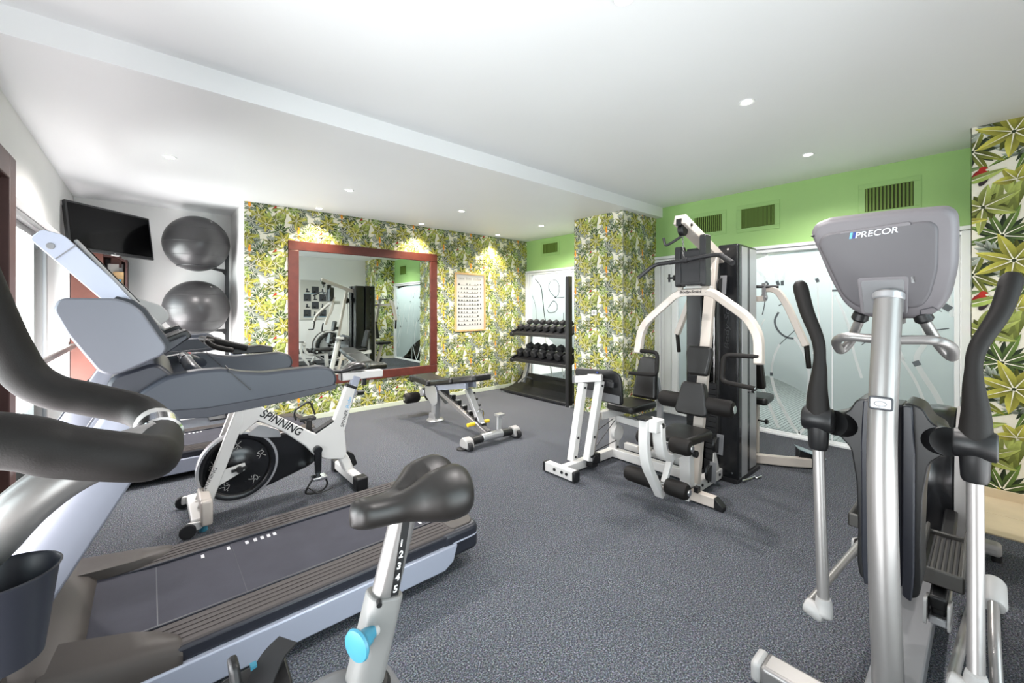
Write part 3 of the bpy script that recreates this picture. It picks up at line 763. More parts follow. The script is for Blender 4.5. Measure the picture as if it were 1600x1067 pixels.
# ------------------------------------------------------------------ dumbbell rack
t = thing('dumbbell_rack', 'black three-tier dumbbell rack in front of the far frosted glass', 'rack', (4.6, 4.6, 0))
obj('upright', MB().box((4.36, 3.81, 0), (4.44, 3.87, 1.82)), M['black_metal'], t, bev=.004)
obj('upright', MB().box((4.84, 3.81, 0), (4.9, 3.87, 1.3)), M['black_metal'], t, bev=.004)
for y in (5.02,):
    obj('curved_upright', MB().path(fil([(4.62, y, .16), (4.74, y, .45), (4.8, y, 1.05)], .2), .05, .07, (0, 1, 0)), M['silver'], t, bev=.008)
obj('floor_brace', MB().path(fil([(4.50, 5.0, .17), (4.66, 5.0, .26), (4.86, 5.0, .17)], .1), .02, .03, (0, 1, 0)), M['silver'], t, bev=.004)
shz = {0: .98, 1: .565}
for k, z in shz.items():
    mb = MB().prism([(4.40, z - .03), (4.40, z), (4.42, z + .005), (4.86, z + .16), (4.87, z + .135), (4.44, z - .02)], (0, 4.45, 0), (1, 0, 0), (0, 0, 1), 1.16)
    mb.box((4.39, 3.87, z - .035), (4.415, 5.03, z + .012))
    obj('shelf', mb, M['black_metal'], t, bev=.003)
    obj('end_bracket', MB().prism(rpoly([(4.38, z - .05), (4.38, z + .03), (4.9, z + .19), (4.9, z + .12), (4.45, z - .05)], .02), (0, 5.04, 0), (1, 0, 0), (0, 0, 1), .02).cyl((4.38, 5.05, z - .02), (4.43, 5.05, z - .02), .035), M['black_metal'], t, bev=.003)
mb = MB()
pr = [(4.40, .03), (4.44, .045), (4.55, .06), (4.68, .10), (4.8, .18), (4.86, .27)]
for (a, b), (c, d) in zip(pr[:-1], pr[1:]): mb.add([(a, 3.86, b), (a, 5.3, b), (c, 5.3, d), (c, 3.86, d), (a, 3.86, b - .012), (a, 5.3, b - .012), (c, 5.3, d - .012), (c, 3.86, d - .012)], [(0, 1, 2, 3), (4, 7, 6, 5), (0, 4, 5, 1), (1, 5, 6, 2), (2, 6, 7, 3), (3, 7, 4, 0)])
obj('bottom_tray', mb, M['black'], t)
obj('tray_lip', MB().box((4.375, 3.86, .015), (4.41, 5.32, .05)).box((4.84, 3.86, .24), (4.87, 5.3, .28)), M['black_metal'], t, bev=.004)
obj('foot', MB().box((4.37, 3.8, 0), (4.9, 3.88, .02)), M['white_frame'], t)
obj('foot', MB().box((4.4, 5.24, 0), (4.6, 5.3, .02)), M['white_frame'], t)

def dumbbell(r):
    """along +X, sitting on a slope"""
    t = thing('hex_dumbbell', '', 'dumbbell', (0, 0, 0), 'hex dumbbells on the rack')
    L = .05 + r * .9
    for s in (-1, 1):
        c = V((s * (.062 + L / 2), 0, 0))
        ring = lambda x, k: [V((x, r * k * cos(a), r * k * sin(a))) for a in [pi / 6 + pi / 3 * i for i in range(6)]]
        x0 = s * .06; x1 = s * (.06 + L)
        obj('head', MB().loft([ring(x0, .7), ring(x0 + s * .012, 1), ring(x1 - s * .015, 1), ring(x1, .72)]), M['rubber'], t, bev=.004)
    obj('handle', MB().lathe([(.011, -.065), (.014, -.05), (.016, 0), (.014, .05), (.011, .065)], (0, 0, 0), (1, 0, 0), 14), M['chrome'], t)
    return t
small = dumbbell(.052); big = dumbbell(.068); us = {0: False, 1: False}
slope = atan2(.155, .44)
ords = ['first', 'second', 'third', 'fourth', 'fifth', 'sixth', 'seventh', 'eighth']
for sh, n, proto, r in ((0, 8, small, .052), (1, 7, big, .068)):
    for k in range(n):
        y = 4.96 - k * (1.0 / (n - 1)); z = shz[sh] + .075 + r * .87 / cos(slope) + .005
        lb_ = f"{'small' if sh == 0 else 'large'} black hex dumbbell, {ords[k]} from the left on the {'upper' if sh == 0 else 'lower'} rack shelf"
        loc = (4.62, y, z)
        if k == 0: proto.location = loc; proto['label'] = lb_; o = proto
        else: o = dup(proto, loc, lb_)
        o.location.y += random.uniform(-.006, .006); o.rotation_euler = (random.uniform(-.25, .25), -slope, 0)

# ------------------------------------------------------------------ adjustable bench
t = thing('weight_bench', 'black padded adjustable bench on a silver frame with yellow grips', 'bench', (2.63, 4.0, 0))
xc = 2.63
obj('foot_plate', MB().lathe([(.1, 0), (.105, .012), (.1, .02), (.085, .03), (.05, .036)], (xc, 4.44, 0), (0, 0, 1), 28), M['silver'], t)
obj('front_post', MB().path([(xc, 4.44, .02), (xc, 4.42, .41)], .07, .1, (0, 1, 0)), M['silver'], t, bev=.01)
obj('post_fin', MB().prism([(4.36, .03), (4.52, .03), (4.5, .1), (4.4, .1)], (xc - .045, 0, 0), (0, 1, 0), (0, 0, 1), .008), M['silver'], t)
obj('main_strut', MB().bar((xc - .05, 4.28, .40), (xc - .03, 3.36, .08), .035, .05), M['silver_warm'], t, bev=.006)
obj('ladder_strut', MB().bar((xc + .05, 3.82, .47), (xc + .02, 3.52, .13), .05, .07, (1, 0, 0)), M['silver'], t, bev=.006)
obj('ladder_strut', MB().bar((xc, 4.2, .34), (xc - .01, 3.36, .1), .05, .04), M['black_metal'], t, bev=.004)
for k in range(6):
    y = 4.06 - k * .115; z = .34 - k * .041
    n = obj('number_block', MB().box((xc - .03, y - .025, z - .02), (xc + .035, y + .025, z + .035)), M['black'], t, bev=.006)
    obj('number_tab', MB().box((xc - .015, y - .012, z + .035), (xc + .02, y + .012, z + .037)), M['white_text'], n)
for k in range(3): obj('slot_stop', MB().box((xc + .02, 3.76 - k * .05, .42 - k * .06), (xc + .11, 3.78 - k * .05, .44 - k * .06)), M['black'], t, bev=.003)
hoop = [(xc + .06 + .05 * cos(a), 3.62 - .02 * sin(a), .21 + .07 * sin(a)) for a in [pi * i / 12 for i in range(13)]]
obj('hoop_handle', MB().tube([(xc + .11, 3.64, .13)] + hoop + [(xc + .01, 3.64, .13)], .009, 10), M['chrome'], t)
for s in (-1, 1): obj('yellow_grip', MB().cyl((xc + s * .05, 3.56, .155), (xc + s * .14, 3.56, .155), .02), M['yellow'], t)
obj('rear_tube', MB().cyl((xc - .13, 3.33, .075), (xc + .13, 3.33, .075), .042), M['silver'], t)
for s in (-1, 1):
    obj('tube_sleeve', MB().cyl((xc + s * .12, 3.33, .072), (xc + s * .26, 3.33, .066), .039), M['black'], t)
    w = obj('wheel_housing', MB().prism(rpoly([(-.07, .02), (-.05, .1), (.02, .12), (.06, .09), (.07, .03), (.03, .015)], .02), (xc + s * .305, 3.33, 0), (0, 1, 0), (0, 0, 1), .09), M['grey_light'], t, bev=.01)
    obj('wheel', MB().cyl((xc + s * .335, 3.275, .04), (xc + s * .29, 3.275, .04), .04), M['rubber'], w)
    obj('foot_pad', MB().lathe([(.055, 0), (.055, .012), (.04, .018)], (xc + s * .34, 3.36, 0), (0, 0, 1), 18), M['rubber'], w)
obj('tilt_lever', MB().bar((xc + .1, 3.34, .1), (xc + .14, 3.38, .25), .03, .05, (1, 0, 0)).box((xc + .1, 3.34, .24), (xc + .19, 3.42, .265)), M['silver'], t, bev=.004)
def pad(o, ux, uy, poly, th, r=.03): return MB().prism(rpoly(poly, r), o, ux, uy, th)
obj('seat_pad', MB().prism(rpoly([(-.14, -.2), (.14, -.2), (.15, .22), (-.15, .22)], .04), (xc, 4.58, .485), (1, 0, 0), V((0, 1, .06)), .075), M['vinyl'], t, bev=.022, seg=3)
obj('seat_roll', MB().roller((xc - .15, 4.8, .48), (xc + .15, 4.8, .48), .045), M['vinyl'], t)
bd = V((0, -1, .185)).normalized()
obj('back_pad', MB().prism(rpoly([(-.13, 0), (.13, 0), (.15, .5), (-.15, .5)], .03), (xc, 4.36, .485), (1, 0, 0), bd, .07), M['vinyl'], t, bev=.022, seg=3)
obj('head_pad', MB().prism(rpoly([(-.15, .51), (.15, .51), (.13, .9), (-.13, .9)], .05), (xc, 4.36, .485), (1, 0, 0), bd, .07), M['vinyl'], t, bev=.022, seg=3)
obj('back_rail', MB().bar(V((xc - .05, 4.38, .42)), V((xc - .05, 3.7, .545)), .04, .075).bar(V((xc + .06, 4.38, .42)), V((xc + .06, 3.7, .545)), .04, .075), M['silver_white'], t, bev=.005)
obj('pivot_plate', MB().prism(rpoly([(4.3, .46), (4.52, .44), (4.54, .32), (4.44, .26), (4.34, .2), (4.24, .26), (4.26, .4)], .04), (xc - .085, 0, 0), (0, 1, 0), (0, 0, 1), .012).prism(rpoly([(4.3, .46), (4.52, .44), (4.54, .32), (4.44, .26), (4.34, .2), (4.24, .26), (4.26, .4)], .04), (xc + .085, 0, 0), (0, 1, 0), (0, 0, 1), .012), M['silver'], t, bev=.003)
obj('leg_arm', MB().path(fil([(xc, 4.5, .36), (xc, 4.66, .34), (xc, 4.76, .27)], .05), .05, .06, (1, 0, 0)).cyl((xc - .09, 4.62, .33), (xc + .09, 4.62, .33), .05), M['silver'], t, bev=.006)
for s in (-1, 1):
    f = obj('foam_roller', MB().roller((xc + s * .05, 4.76, .25), (xc + s * .25, 4.76, .25), .066), M['foam'], t)
    obj('roller_cap', MB().cyl((xc + s * .25, 4.76, .25), (xc + s * .255, 4.76, .25), .022), M['chrome'], f)

# ------------------------------------------------------------------ treadmill (user end towards +X)
TY0, TY1, TYC = 1.80, 2.62, 2.21
t = thing('treadmill', 'large silver and slate treadmill in the left foreground, belt towards the viewer', 'treadmill', (.35, TYC, 0), 'treadmills in a row along the window')
for s, y in ((-1, TY0), (1, TY1)):
    obj('side_panel', MB().prism([(-.5, .055), (1.115, .055), (1.165, .085), (1.19, .165), (-.5, .165)], (0, y, 0), (1, 0, 0), (0, 0, 1), .03), M['silver_white'], t, bev=.006)
    yi = y - s * .02
    obj('side_strip', MB().prism([(-.45, .165), (1.2, .165), (1.2, .215), (-.45, .215)], (0, yi, 0), (1, 0, 0), (0, 0, 1), .035), M['slate_dark'], t, bev=.01)
    ya, yb = (TY0 + .015, TY0 + .165) if s < 0 else (TY1 - .165, TY1 - .015)
    r = obj('foot_rail', MB().box((-.2, ya, .19), (1.2, yb, .222)), M['rail_top'], t, bev=.008)
    rb = MB()
    for k in range(4): rb.box((-.1, ya + .03 + k * .027, .222), (1.17, ya + .03 + k * .027 + .016, .2245))
    obj('grip_ribs', rb, M['rail_top'], r)
obj('deck', MB().box((-.3, TY0 + .16, .12), (1.27, TY1 - .16, .205)), M['slate_dark'], t)
prof = [(-.35, .245), (-.2, .24), (-.12, .226), (0, .216), (1.22, .216), (1.3, .208), (1.325, .18), (1.31, .15)]
mb = MB()
for (a, b), (c, d) in zip(prof[:-1], prof[1:]): mb.add([(a, TY0 + .172, b), (c, TY0 + .172, d), (c, TY1 - .172, d), (a, TY1 - .172, b)], [(0, 1, 2, 3)])
belt = obj('belt', mb, M['belt'], t, smooth=60)
for y in (TY0 + .168, TY1 - .168): obj('belt_edge', MB().box((-.15, y - .006, .2), (1.2, y + .006, .226)), M['slate_dark'], t, bev=.003)
mk = MB()
for k, x in enumerate((.18, .28, .355, .39, .42, .448, .475)):
    mk.box((x, TY1 - .232, .2162), (x + (.012 if k < 2 else .014), TY1 - .2, .2168))
for x in (.95, 1.03, 1.09, 1.115, 1.14, 1.165, 1.19): mk.box((x, TY0 + .2, .2162), (x + .013, TY0 + .232, .2168))
obj('belt_print', mk, M['mark'], belt)
obj('belt_seam', MB().box((.02, TY0 + .18, .2161), (.024, TY1 - .18, .2166)).box((.3, TY0 + .18, .2161), (.3015, TY1 - .18, .2164)), M['slate'], belt)
cap = rpoly([(1.1, TY0 + .0), (1.34, TY0 + .0), (1.37, TYC), (1.34, TY1), (1.1, TY1), (1.1, TY1 - .17), (1.2, TY1 - .2), (1.335, TY1 - .22), (1.335, TY0 + .22), (1.2, TY0 + .2), (1.1, TY0 + .17)], .05, 5)
e = obj('end_cap', MB().prism(cap, (0, 0, .155), (1, 0, 0), (0, 1, 0), .13), M['slate_dark'], t, bev=.02, seg=3)
cap2 = rpoly([(1.18, TY0 + .03), (1.31, TY0 + .03), (1.34, TY0 + .09), (1.345, TYC), (1.34, TY1 - .09), (1.31, TY1 - .03), (1.18, TY1 - .03), (1.18, TY1 - .165), (1.25, TY1 - .19), (1.3, TY1 - .23), (1.3, TY0 + .23), (1.25, TY0 + .19), (1.18, TY0 + .165)], .03, 4)
obj('end_cap_top', MB().prism(cap2, (0, 0, .22), (1, 0, 0), (0, 1, 0), .012), M['taupe'], e, bev=.005)
obj('end_trim', MB().tube(fil([(1.17, TY0 - .004, .168), (1.345, TY0 - .002, .168), (1.377, TYC, .168), (1.345, TY1 + .002, .168), (1.17, TY1 + .004, .168)], .07), .004, 6), M['silver_white'], e)
for y in (TY0 + .08, TY1 - .08):
    obj('caster', MB().cyl((.98, y - .02, .04), (.98, y + .02, .04), .04), M['rubber'], t)
    obj('foot', MB().cyl((-.45, y, 0), (-.45, y, .06), .035), M['rubber'], t)
    obj('caster_fork', MB().box((.95, y - .03, .03), (1.02, y + .03, .07)), M['black'], t, bev=.004)
# motor hood
def hood_sec(x, z0, z1, inset):
    a, b = TY0 - .005 + inset, TY1 + .005 - inset
    r = .05
    return [(x, a, z0), (x, a, z1 - r), (x, a + r * .3, z1 - r * .3), (x, a + r, z1), (x, TYC, z1 + .012), (x, b - r, z1), (x, b - r * .3, z1 - r * .3), (x, b, z1 - r), (x, b, z0)]
obj('motor_hood', MB().loft([hood_sec(-.6, .1, .2, .05), hood_sec(-.585, .07, .29, .02), hood_sec(-.5, .06, .335, 0), hood_sec(-.36, .06, .325, 0), hood_sec(-.24, .06, .285, 0), hood_sec(-.19, .06, .26, .0), hood_sec(-.165, .1, .235, .01)]), M['taupe'], t, smooth=50)
for s, ya, yb in ((-1, TY0 - .006, TY0 + .168), (1, TY1 - .168, TY1 + .006)):
    outer = ya if s < 0 else yb; inner = yb if s < 0 else ya
    lp = lambda x, z, k: [(x, outer, .15), (x, outer, z - .03), (x, outer - s * .03, z), (x, inner + s * k, z), (x, inner + s * k * .7, z - .02), (x, inner + s * k * .7, .15)]
    obj('hood_wing', MB().loft([lp(-.25, .285, -.02), lp(-.15, .27, .0), lp(-.05, .255, .025), lp(.02, .243, .06), lp(.07, .232, .1), lp(.085, .222, .12)]), M['taupe'], t, smooth=50)
# uprights
for y in (TY0 + .06, TY1 - .06):
    mb = MB().sweep([(-.44, y, .27), (-.13, y, .82), (.0, y, 1.06)], [(-.035, -.085), (.02, -.085), (.035, -.04), (.035, .07), (.028, .085), (-.035, .085)], (0, 0, 1))
    u = obj('upright', mb, M['upright_silver'], t, bev=.008)
    obj('upright_edge', MB().bar((-.53, y, .29), (-.215, y, .85), .05, .012), M['slate'], u, bev=.003)
rail_poly = [(-.06, 1.05), (-.02, 1.1), (.04, 1.14), (.12, 1.153), (.2, 1.153), (.26, 1.135), (.33, 1.125), (.54, 1.132), (.585, 1.115), (.603, 1.07), (.585, 1.035), (.42, 1.02), (.3, 1.012), (.16, 1.0), (.07, 1.005), (-.02, 1.03)]
for s, y in ((-1, TY0 + .05), (1, TY1 - .05)):
    h = obj('hand_rail', MB().prism(rpoly(rail_poly, .02, 3), (0, y, 0), (1, 0, 0), (0, 0, 1), .075), M['slate'], t, bev=.022, seg=3)
    obj('rail_base', MB().prism(rpoly([(.0, 1.0), (.16, .985), (.4, 1.005), (.59, 1.03), (.6, 1.05), (.4, 1.035), (.15, 1.02), (.0, 1.03)], .008), (0, y, 0), (1, 0, 0), (0, 0, 1), .085), M['slate_dark'], h, bev=.008)
    obj('rail_joint', MB().bar((.215, y - .0385, 1.145), (.285, y - .0385, 1.065), .003, .003).bar((.215, y - .039, 1.15), (.215, y + .039, 1.155), .003, .003), M['black'], h)
obj('cross_neck', MB().prism(rpoly([(-.12, 1.03), (-.1, 1.15), (.02, 1.19), (.08, 1.12), (.05, 1.05)], .03), (0, TYC, 0), (1, 0, 0), (0, 0, 1), .72), M['slate_dark'], t, bev=.012)
cb = obj('pulse_bar', MB().tube(fil([(.16, TY0 + .07, 1.1), (.12, TY0 + .14, 1.145), (.12, TY1 - .14, 1.145), (.2, TY1 - .07, 1.1)], .08), .022, 14), M['slate'], t)
obj('pulse_sensor', MB().cyl((.12, TYC + .08, 1.145), (.12, TYC + .24, 1.145), .0245), M['chrome'], cb)
obj('pulse_sticker', MB().box((.135, TYC + .27, 1.15), (.146, TYC + .29, 1.162)), M['red'], cb)
# console
shp = [(-.215, 1.365), (-.205, 1.395), (-.19, 1.402), (-.08, 1.402), (-.045, 1.388), (-.02, 1.362), (.045, 1.24), (.035, 1.215), (-.07, 1.163), (-.1, 1.162), (-.12, 1.175), (-.185, 1.29)]
for y, nm in ((TY0 + .03, 'near'), (TY1 - .03, 'far')):
    s = obj('console_shield', MB().prism(rpoly(shp, .012, 3), (0, y, 0), (1, 0, 0), (0, 0, 1), .05), M['shield'], t, bev=.018, seg=3)
rim = [(-.08, 1.41), (-.04, 1.398), (-.01, 1.372), (.052, 1.256), (.098, 1.278), (.1, 1.265), (.062, 1.232), (.04, 1.215), (.036, 1.225), (.037, 1.245), (-.026, 1.355), (-.05, 1.38), (-.09, 1.398)]
obj('console_rim', MB().prism(rim, (0, TYC, 0), (1, 0, 0), (0, 0, 1), .74), M['slate_dark'], t, bev=.003)
for y in (TY0 + .13, TY1 - .13):
    obj('cup_tray', MB().prism(rpoly([(.02, 1.26), (.1, 1.295), (.115, 1.27), (.05, 1.22)], .008), (0, y, 0), (1, 0, 0), (0, 0, 1), .13), M['black'], t, bev=.006)
sl = [(-.292, 1.594), (-.265, 1.628), (-.215, 1.615), (-.1, 1.475), (.045, 1.262), (.012, 1.215), (-.12, 1.395)]
cs = obj('display_body', MB().prism(rpoly(sl, .012, 3), (0, TYC + .04, 0), (1, 0, 0), (0, 0, 1), .46), M['silver_white'], t, bev=.008)
dd = V((.045 + .215, 0, 1.262 - 1.615)).normalized(); nn = V((-dd.z, 0, dd.x)); nn = nn if nn.x > 0 else -nn
pc = V((-.085, TYC + .04, 1.4385))
obj('display_face', MB().prism(rrect(.40, .42, .03), pc + nn * .012, dd, (0, 1, 0), .012), M['grey_light'], cs, bev=.004)
obj('display_screen', MB().prism(rrect(.24, .34, .02), pc + nn * .019 - dd * .05, dd, (0, 1, 0), .004), M['screen'], cs)
obj('display_bulge', MB().prism(rpoly([(-.02, 0), (.13, 0), (.12, .05), (.07, .055)], .02), pc + nn * .01 + dd * .05, dd, nn, .3), M['grey_light'], cs, bev=.01)
obj('display_hole', MB().cyl((-.245, TYC - .192, 1.575), (-.245, TYC - .18, 1.575), .011), M['grey_mid'], cs)
obj('display_seam', MB().bar((-.235, TYC - .191, 1.532), (-.186, TYC - .191, 1.585), .003, .003), M['grey_mid'], cs)
dup(t, (.23, TYC + 2.45, 0), 'second treadmill, behind the white spin bike and near the mirror wall')

# ------------------------------------------------------------------ white spin bike (front towards -X)
SY = 3.38
t = thing('spin_bike', 'white indoor cycling bike with a black flywheel between the two treadmills', 'exercise bike', (.7, SY, 0))
fr = [(.20, .10), (.30, .10), (.345, .16), (.56, .60), (.71, .5), (.86, .36), (.93, .27), (1.02, .225), (1.14, .20), (1.16, .25), (1.145, .42), (1.235, .76), (1.165, .77), (1.06, .50), (.93, .435), (.62, .655), (.56, .72), (.45, .72), (.36, .55), (.245, .2)]
FY = SY - .06
fr = [(.56, .60), (.71, .5), (.86, .36), (.93, .27), (1.02, .225), (1.14, .20), (1.16, .25), (1.145, .42), (1.235, .76), (1.165, .77), (1.06, .50), (.93, .435), (.62, .655), (.56, .72), (.45, .72), (.40, .60), (.46, .52)]
o = obj('frame', MB().prism(fr, (0, FY, 0), (1, 0, 0), (0, 0, 1), .06), M['white_coat'], t, bev=.008)
obj('sweat_guard', MB().prism([(.935, .437), (1.055, .502), (1.062, .515), (.93, .45)], (0, FY, 0), (1, 0, 0), (0, 0, 1), .064), M['rubber'], t)
text('frame_lettering', 'SPINNING', M['black_text'], t, (.565, FY - .0306, .632), (.80, 0, -.60), (.60, 0, .80), .056, .15, width=.315, bold=.02)
text('model_lettering', 'SPINNER', M['black_text'], t, (1.135, FY - .0306, .45), (.085, 0, .3), (-.3, 0, .085), .026, .1, width=.13, bold=.01)
text('model_lettering', 'Ride', M['blue_text'], t, (1.174, FY - .0306, .59), (.085, 0, .3), (-.3, 0, .085), .026, .1, width=.085)
text('fork_lettering', 'SPINNING', M['black_text'], t, (.268, SY - .0931, .2), (.42, 0, .9), (-.9, 0, .42), .02, .1, width=.15)
for q, yy in (('near', SY - .075), ('far', SY + .085)): obj('fork_leg', MB().prism([(.225, .10), (.30, .10), (.475, .6), (.47, .71), (.43, .69)], (0, yy, 0), (1, 0, 0), (0, 0, 1), .035), M['white_coat'], t, bev=.007)
obj('front_foot', MB().bar((.22, SY - .22, .06), (.22, SY + .24, .06), .06, .06), M['white_coat'], t, bev=.01)
obj('front_boot', MB().bar((.262, SY - .235, .05), (.262, SY - .235, .2), .06, .07, (0, 1, 0)).bar((.26, SY - .235, .17), (.262, SY, .17), .06, .07), M['cream_coat'], t, bev=.012)
for s in (-1, 1):
    b = obj('wheel_bracket', MB().prism(rpoly([(.16, .03), (.24, .035), (.25, .075), (.165, .085)], .015), (0, SY + s * .235, 0), (1, 0, 0), (0, 0, 1), .02), M['white_coat'], t, bev=.003)
    obj('transport_wheel', MB().cyl((.17, SY + s * .25 - .014, .042), (.17, SY + s * .25 + .014, .042), .042), M['rubber'], b)
    obj('levelling_foot', MB().cyl((.25, SY + s * .2, 0), (.25, SY + s * .2, .04), .022), M['blue_knob'] if s < 0 else M['rubber'], b)
obj('rear_foot', MB().bar((1.2, SY - .2, .06), (1.2, SY + .22, .06), .07, .07), M['white_coat'], t, bev=.01)
for s in (-1, 1): obj('foot_cap', MB().box((1.16, SY + s * .25 - .045, 0), (1.25, SY + s * .25 + .045, .1)), M['black'], t, bev=.012)
obj('rear_tail', MB().path(fil([(1.1, SY, .26), (1.16, SY, .19), (1.2, SY, .08)], .06), .07, .09, (0, 1, 0)), M['white_coat'], t, bev=.012)
obj('tail_guard', MB().prism(rpoly([(1.16, .25), (1.24, .2), (1.27, .11), (1.22, .1), (1.18, .19)], .02), (0, SY, 0), (1, 0, 0), (0, 0, 1), .05), M['black'], t, bev=.01)
fw_c = (.46, SY + .015, .29)
ax = (0, -1, 0)
w = obj('flywheel', MB().lathe([(.05, -.01), (.17, -.01), (.185, -.022), (.232, -.022), (.236, -.018), (.236, .03), (.232, .034), (.2, .034), (.19, .028), (.182, .016), (.14, .012), (.1, .014), (.08, .022), (.05, .03), (.001, .034)], fw_c, ax, 56), M['black_gloss'], t, smooth=40)
obj('rim_band', MB().lathe([(.2365, -.018), (.2378, -.016), (.2378, .030), (.236, .0355), (.222, .0358), (.222, .034)], fw_c, ax, 56, True), M['silver'], w, smooth=60)
for k in range(5):
    a = radians(20 + 72 * k); cx_, cz_ = .46 + .145 * cos(a), .29 + .145 * sin(a); yy = SY + .015 - .0135
    g = MB()
    rot = lambda p: (cx_ + p[0] * cos(a) - p[1] * sin(a), yy, cz_ + p[0] * sin(a) + p[1] * cos(a))
    for cv in ([(-.025, -.02), (-.005, 0), (-.02, .02), (.005, .026), (.02, .012), (.002, .004), (.022, -.022)], [(-.03, .006), (-.018, .0)], [(.012, .03), (.018, .034)]):
        g.tube([rot(p) for p in smooth_curve(cv, 4)], .0022, 5)
    obj('emblem', g, M['grey_light'], w)
obj('axle_fork', MB().prism(rpoly([(.33, .20), (.49, .275), (.49, .325), (.34, .30)], .012), (0, SY - .06, 0), (1, 0, 0), (0, 0, 1), .012), M['white_coat'], t, bev=.003)
obj('axle_nut', MB().cyl((.455, SY - .06, .29), (.455, SY - .095, .29), .02).bar((.41, SY - .07, .285), (.5, SY - .07, .295), .012, .018), M['black'], t)
obj('chain_guard', MB().prism(rpoly([(.5, .12), (.62, .08), (.95, .17), (1.02, .26), (1.0, .36), (.9, .42), (.72, .46), (.5, .46)], .05), (0, SY + .065, 0), (1, 0, 0), (0, 0, 1), .06), M['black_gloss'], t, bev=.015)
obj('brake_housing', MB().prism(rpoly([(.5, .5), (.6, .46), (.72, .44), (.7, .5), (.58, .56)], .02), (0, SY + .02, 0), (1, 0, 0), (0, 0, 1), .1), M['silver'], t, bev=.01)
c = obj('crank_arm', MB().prism(rpoly([(.915, .345), (.965, .345), (.962, .14), (.92, .14)], .02), (0, SY - .115, 0), (1, 0, 0), (0, 0, 1), .022).cyl((.94, SY - .06, .32), (.94, SY - .13, .32), .03), M['black_gloss'], t, bev=.006)
p = obj('pedal', MB().box((.89, SY - .18, .115), (.99, SY - .1, .14)), M['chrome'], t, bev=.006)
cage = [(.9, SY - .14, .13), (.86, SY - .15, .08), (.84, SY - .15, .04), (.9, SY - .15, .02), (.97, SY - .15, .03), (1.0, SY - .15, .07), (.98, SY - .15, .12)]
obj('toe_cage', MB().tube(fil(cage, .03), .007, 8), M['black'], p)
obj('toe_strap', MB().tube(fil([(.86, SY - .16, .08), (.92, SY - .17, .02), (1.0, SY - .17, .03), (1.03, SY - .17, .04)], .03), .004, 6), M['black'], p)
c = obj('crank_arm', MB().prism(rpoly([(.915, .30), (.965, .30), (.962, .5), (.92, .5)], .02), (0, SY + .12, 0), (1, 0, 0), (0, 0, 1), .022), M['black_gloss'], t, bev=.006)
p = obj('pedal', MB().box((.88, SY + .13, .485), (1.0, SY + .22, .51)), M['black'], t, bev=.006)
obj('toe_strap', MB().tube(fil([(.86, SY + .17, .5), (.84, SY + .17, .57), (.96, SY + .17, .64), (1.0, SY + .17, .52)], .04), .008, 8), M['black'], p)
obj('seat_post', MB().bar((1.165, FY, .6), (1.245, FY, .83), .05, .06, (1, 0, 0)), M['silver_white'], t, bev=.006)
obj('post_collar', MB().bar((1.195, FY, .745), (1.203, FY, .765), .066, .082, (1, 0, 0)), M['black'], t, bev=.004)
obj('seat_slider', MB().bar((1.13, SY - .045, .835), (1.46, SY - .045, .835), .07, .06), M['white_coat'], t, bev=.008)
obj('slider_cap', MB().box((1.12, SY - .075, .81), (1.132, SY - .015, .86)), M['black'], t)
obj('seat_knob', MB().cyl((1.33, SY, .8), (1.33, SY, .74), .02), M['black'], t)
obj('post_knob', MB().cyl((1.27, SY + .02, .68), (1.34, SY + .05, .67), .02), M['black'], t)
obj('seat_clamp', MB().box((1.15, SY - .06, .86), (1.24, SY - .02, .885)), M['chrome'], t, bev=.004)
def saddle(x0, x1, y, ztop, w, th, nose, groove=.012, rise=.03):
    """bike saddle: narrow nose at x0, two broad lobes parted by a groove at x1"""
    loops = []; n = 16; m = 28
    for i in range(n + 1):
        s = i / n; s = .5 - .5 * cos(pi * s); x = x0 + (x1 - x0) * s
        e = sqrt(max(.02, 1 - ((s - .8) / .2) ** 2)) if s > .8 else (sqrt(max(.03, 1 - ((.1 - s) / .1) ** 2)) if s < .1 else 1)
        sg = 1 / (1 + math.exp(-(s - .52) * 15))
        ww = (nose + (w - nose) * sg) * (e if s < .1 else .35 + .65 * e)
        zt = ztop - rise * (1 - sg) - .012 * sin(pi * min(1, s / .6)) - .035 * (1 - e)
        tt = th * (.5 + .5 * sg) * (.35 + .65 * e)
        lp = []
        for k in range(m):
            a = 2 * pi * k / m; c_, s_ = cos(a), sin(a)
            yy = math.copysign(abs(c_) ** .8, c_) * ww; zz = math.copysign(abs(s_) ** .8, s_)
            z = zt - tt / 2 + zz * tt / 2
            if zz > 0:
                z -= groove * math.exp(-(yy / .016) ** 2) * min(1, max(0, (s - .3) * 3)) * zz
                z += .010 * sg * math.exp(-((abs(yy) - .05) / .035) ** 2) * zz
            else: z += .018 * (1 - sg) * (-zz) * 0
            lp.append((x, y + yy, z))
        loops.append(lp)
    return MB().loft(loops)
obj('saddle', saddle(1.04, 1.32, SY - .04, .935, .085, .06, .028), M['vinyl'], t, smooth=80)
obj('saddle_tail', MB().ell((1.30, SY - .04, .9), .024, .06, .026, 18, 10), M['grey_light'], t)
obj('handle_post', MB().bar((.53, SY, .7), (.44, SY, 1.08), .05, .06, (1, 0, 0)), M['silver_white'], t, bev=.006)
hb = [(.40, SY - .02, 1.1), (.40, SY - .2, 1.1), (.30, SY - .22, 1.13), (.26, SY - .2, 1.17), (.30, SY - .1, 1.16)]
for s in (-1, 1):
    obj('handle_bar', MB().tube(fil([(x, SY + (y - SY) * s, z) for x, y, z in hb], .05), .016, 12), M['foam'], t)
    obj('aero_grip', MB().tube(fil([(.5, SY + s * .05, 1.1), (.38, SY + s * .06, 1.135), (.28, SY + s * .05, 1.175)], .05), .021, 12), M['foam'], t)
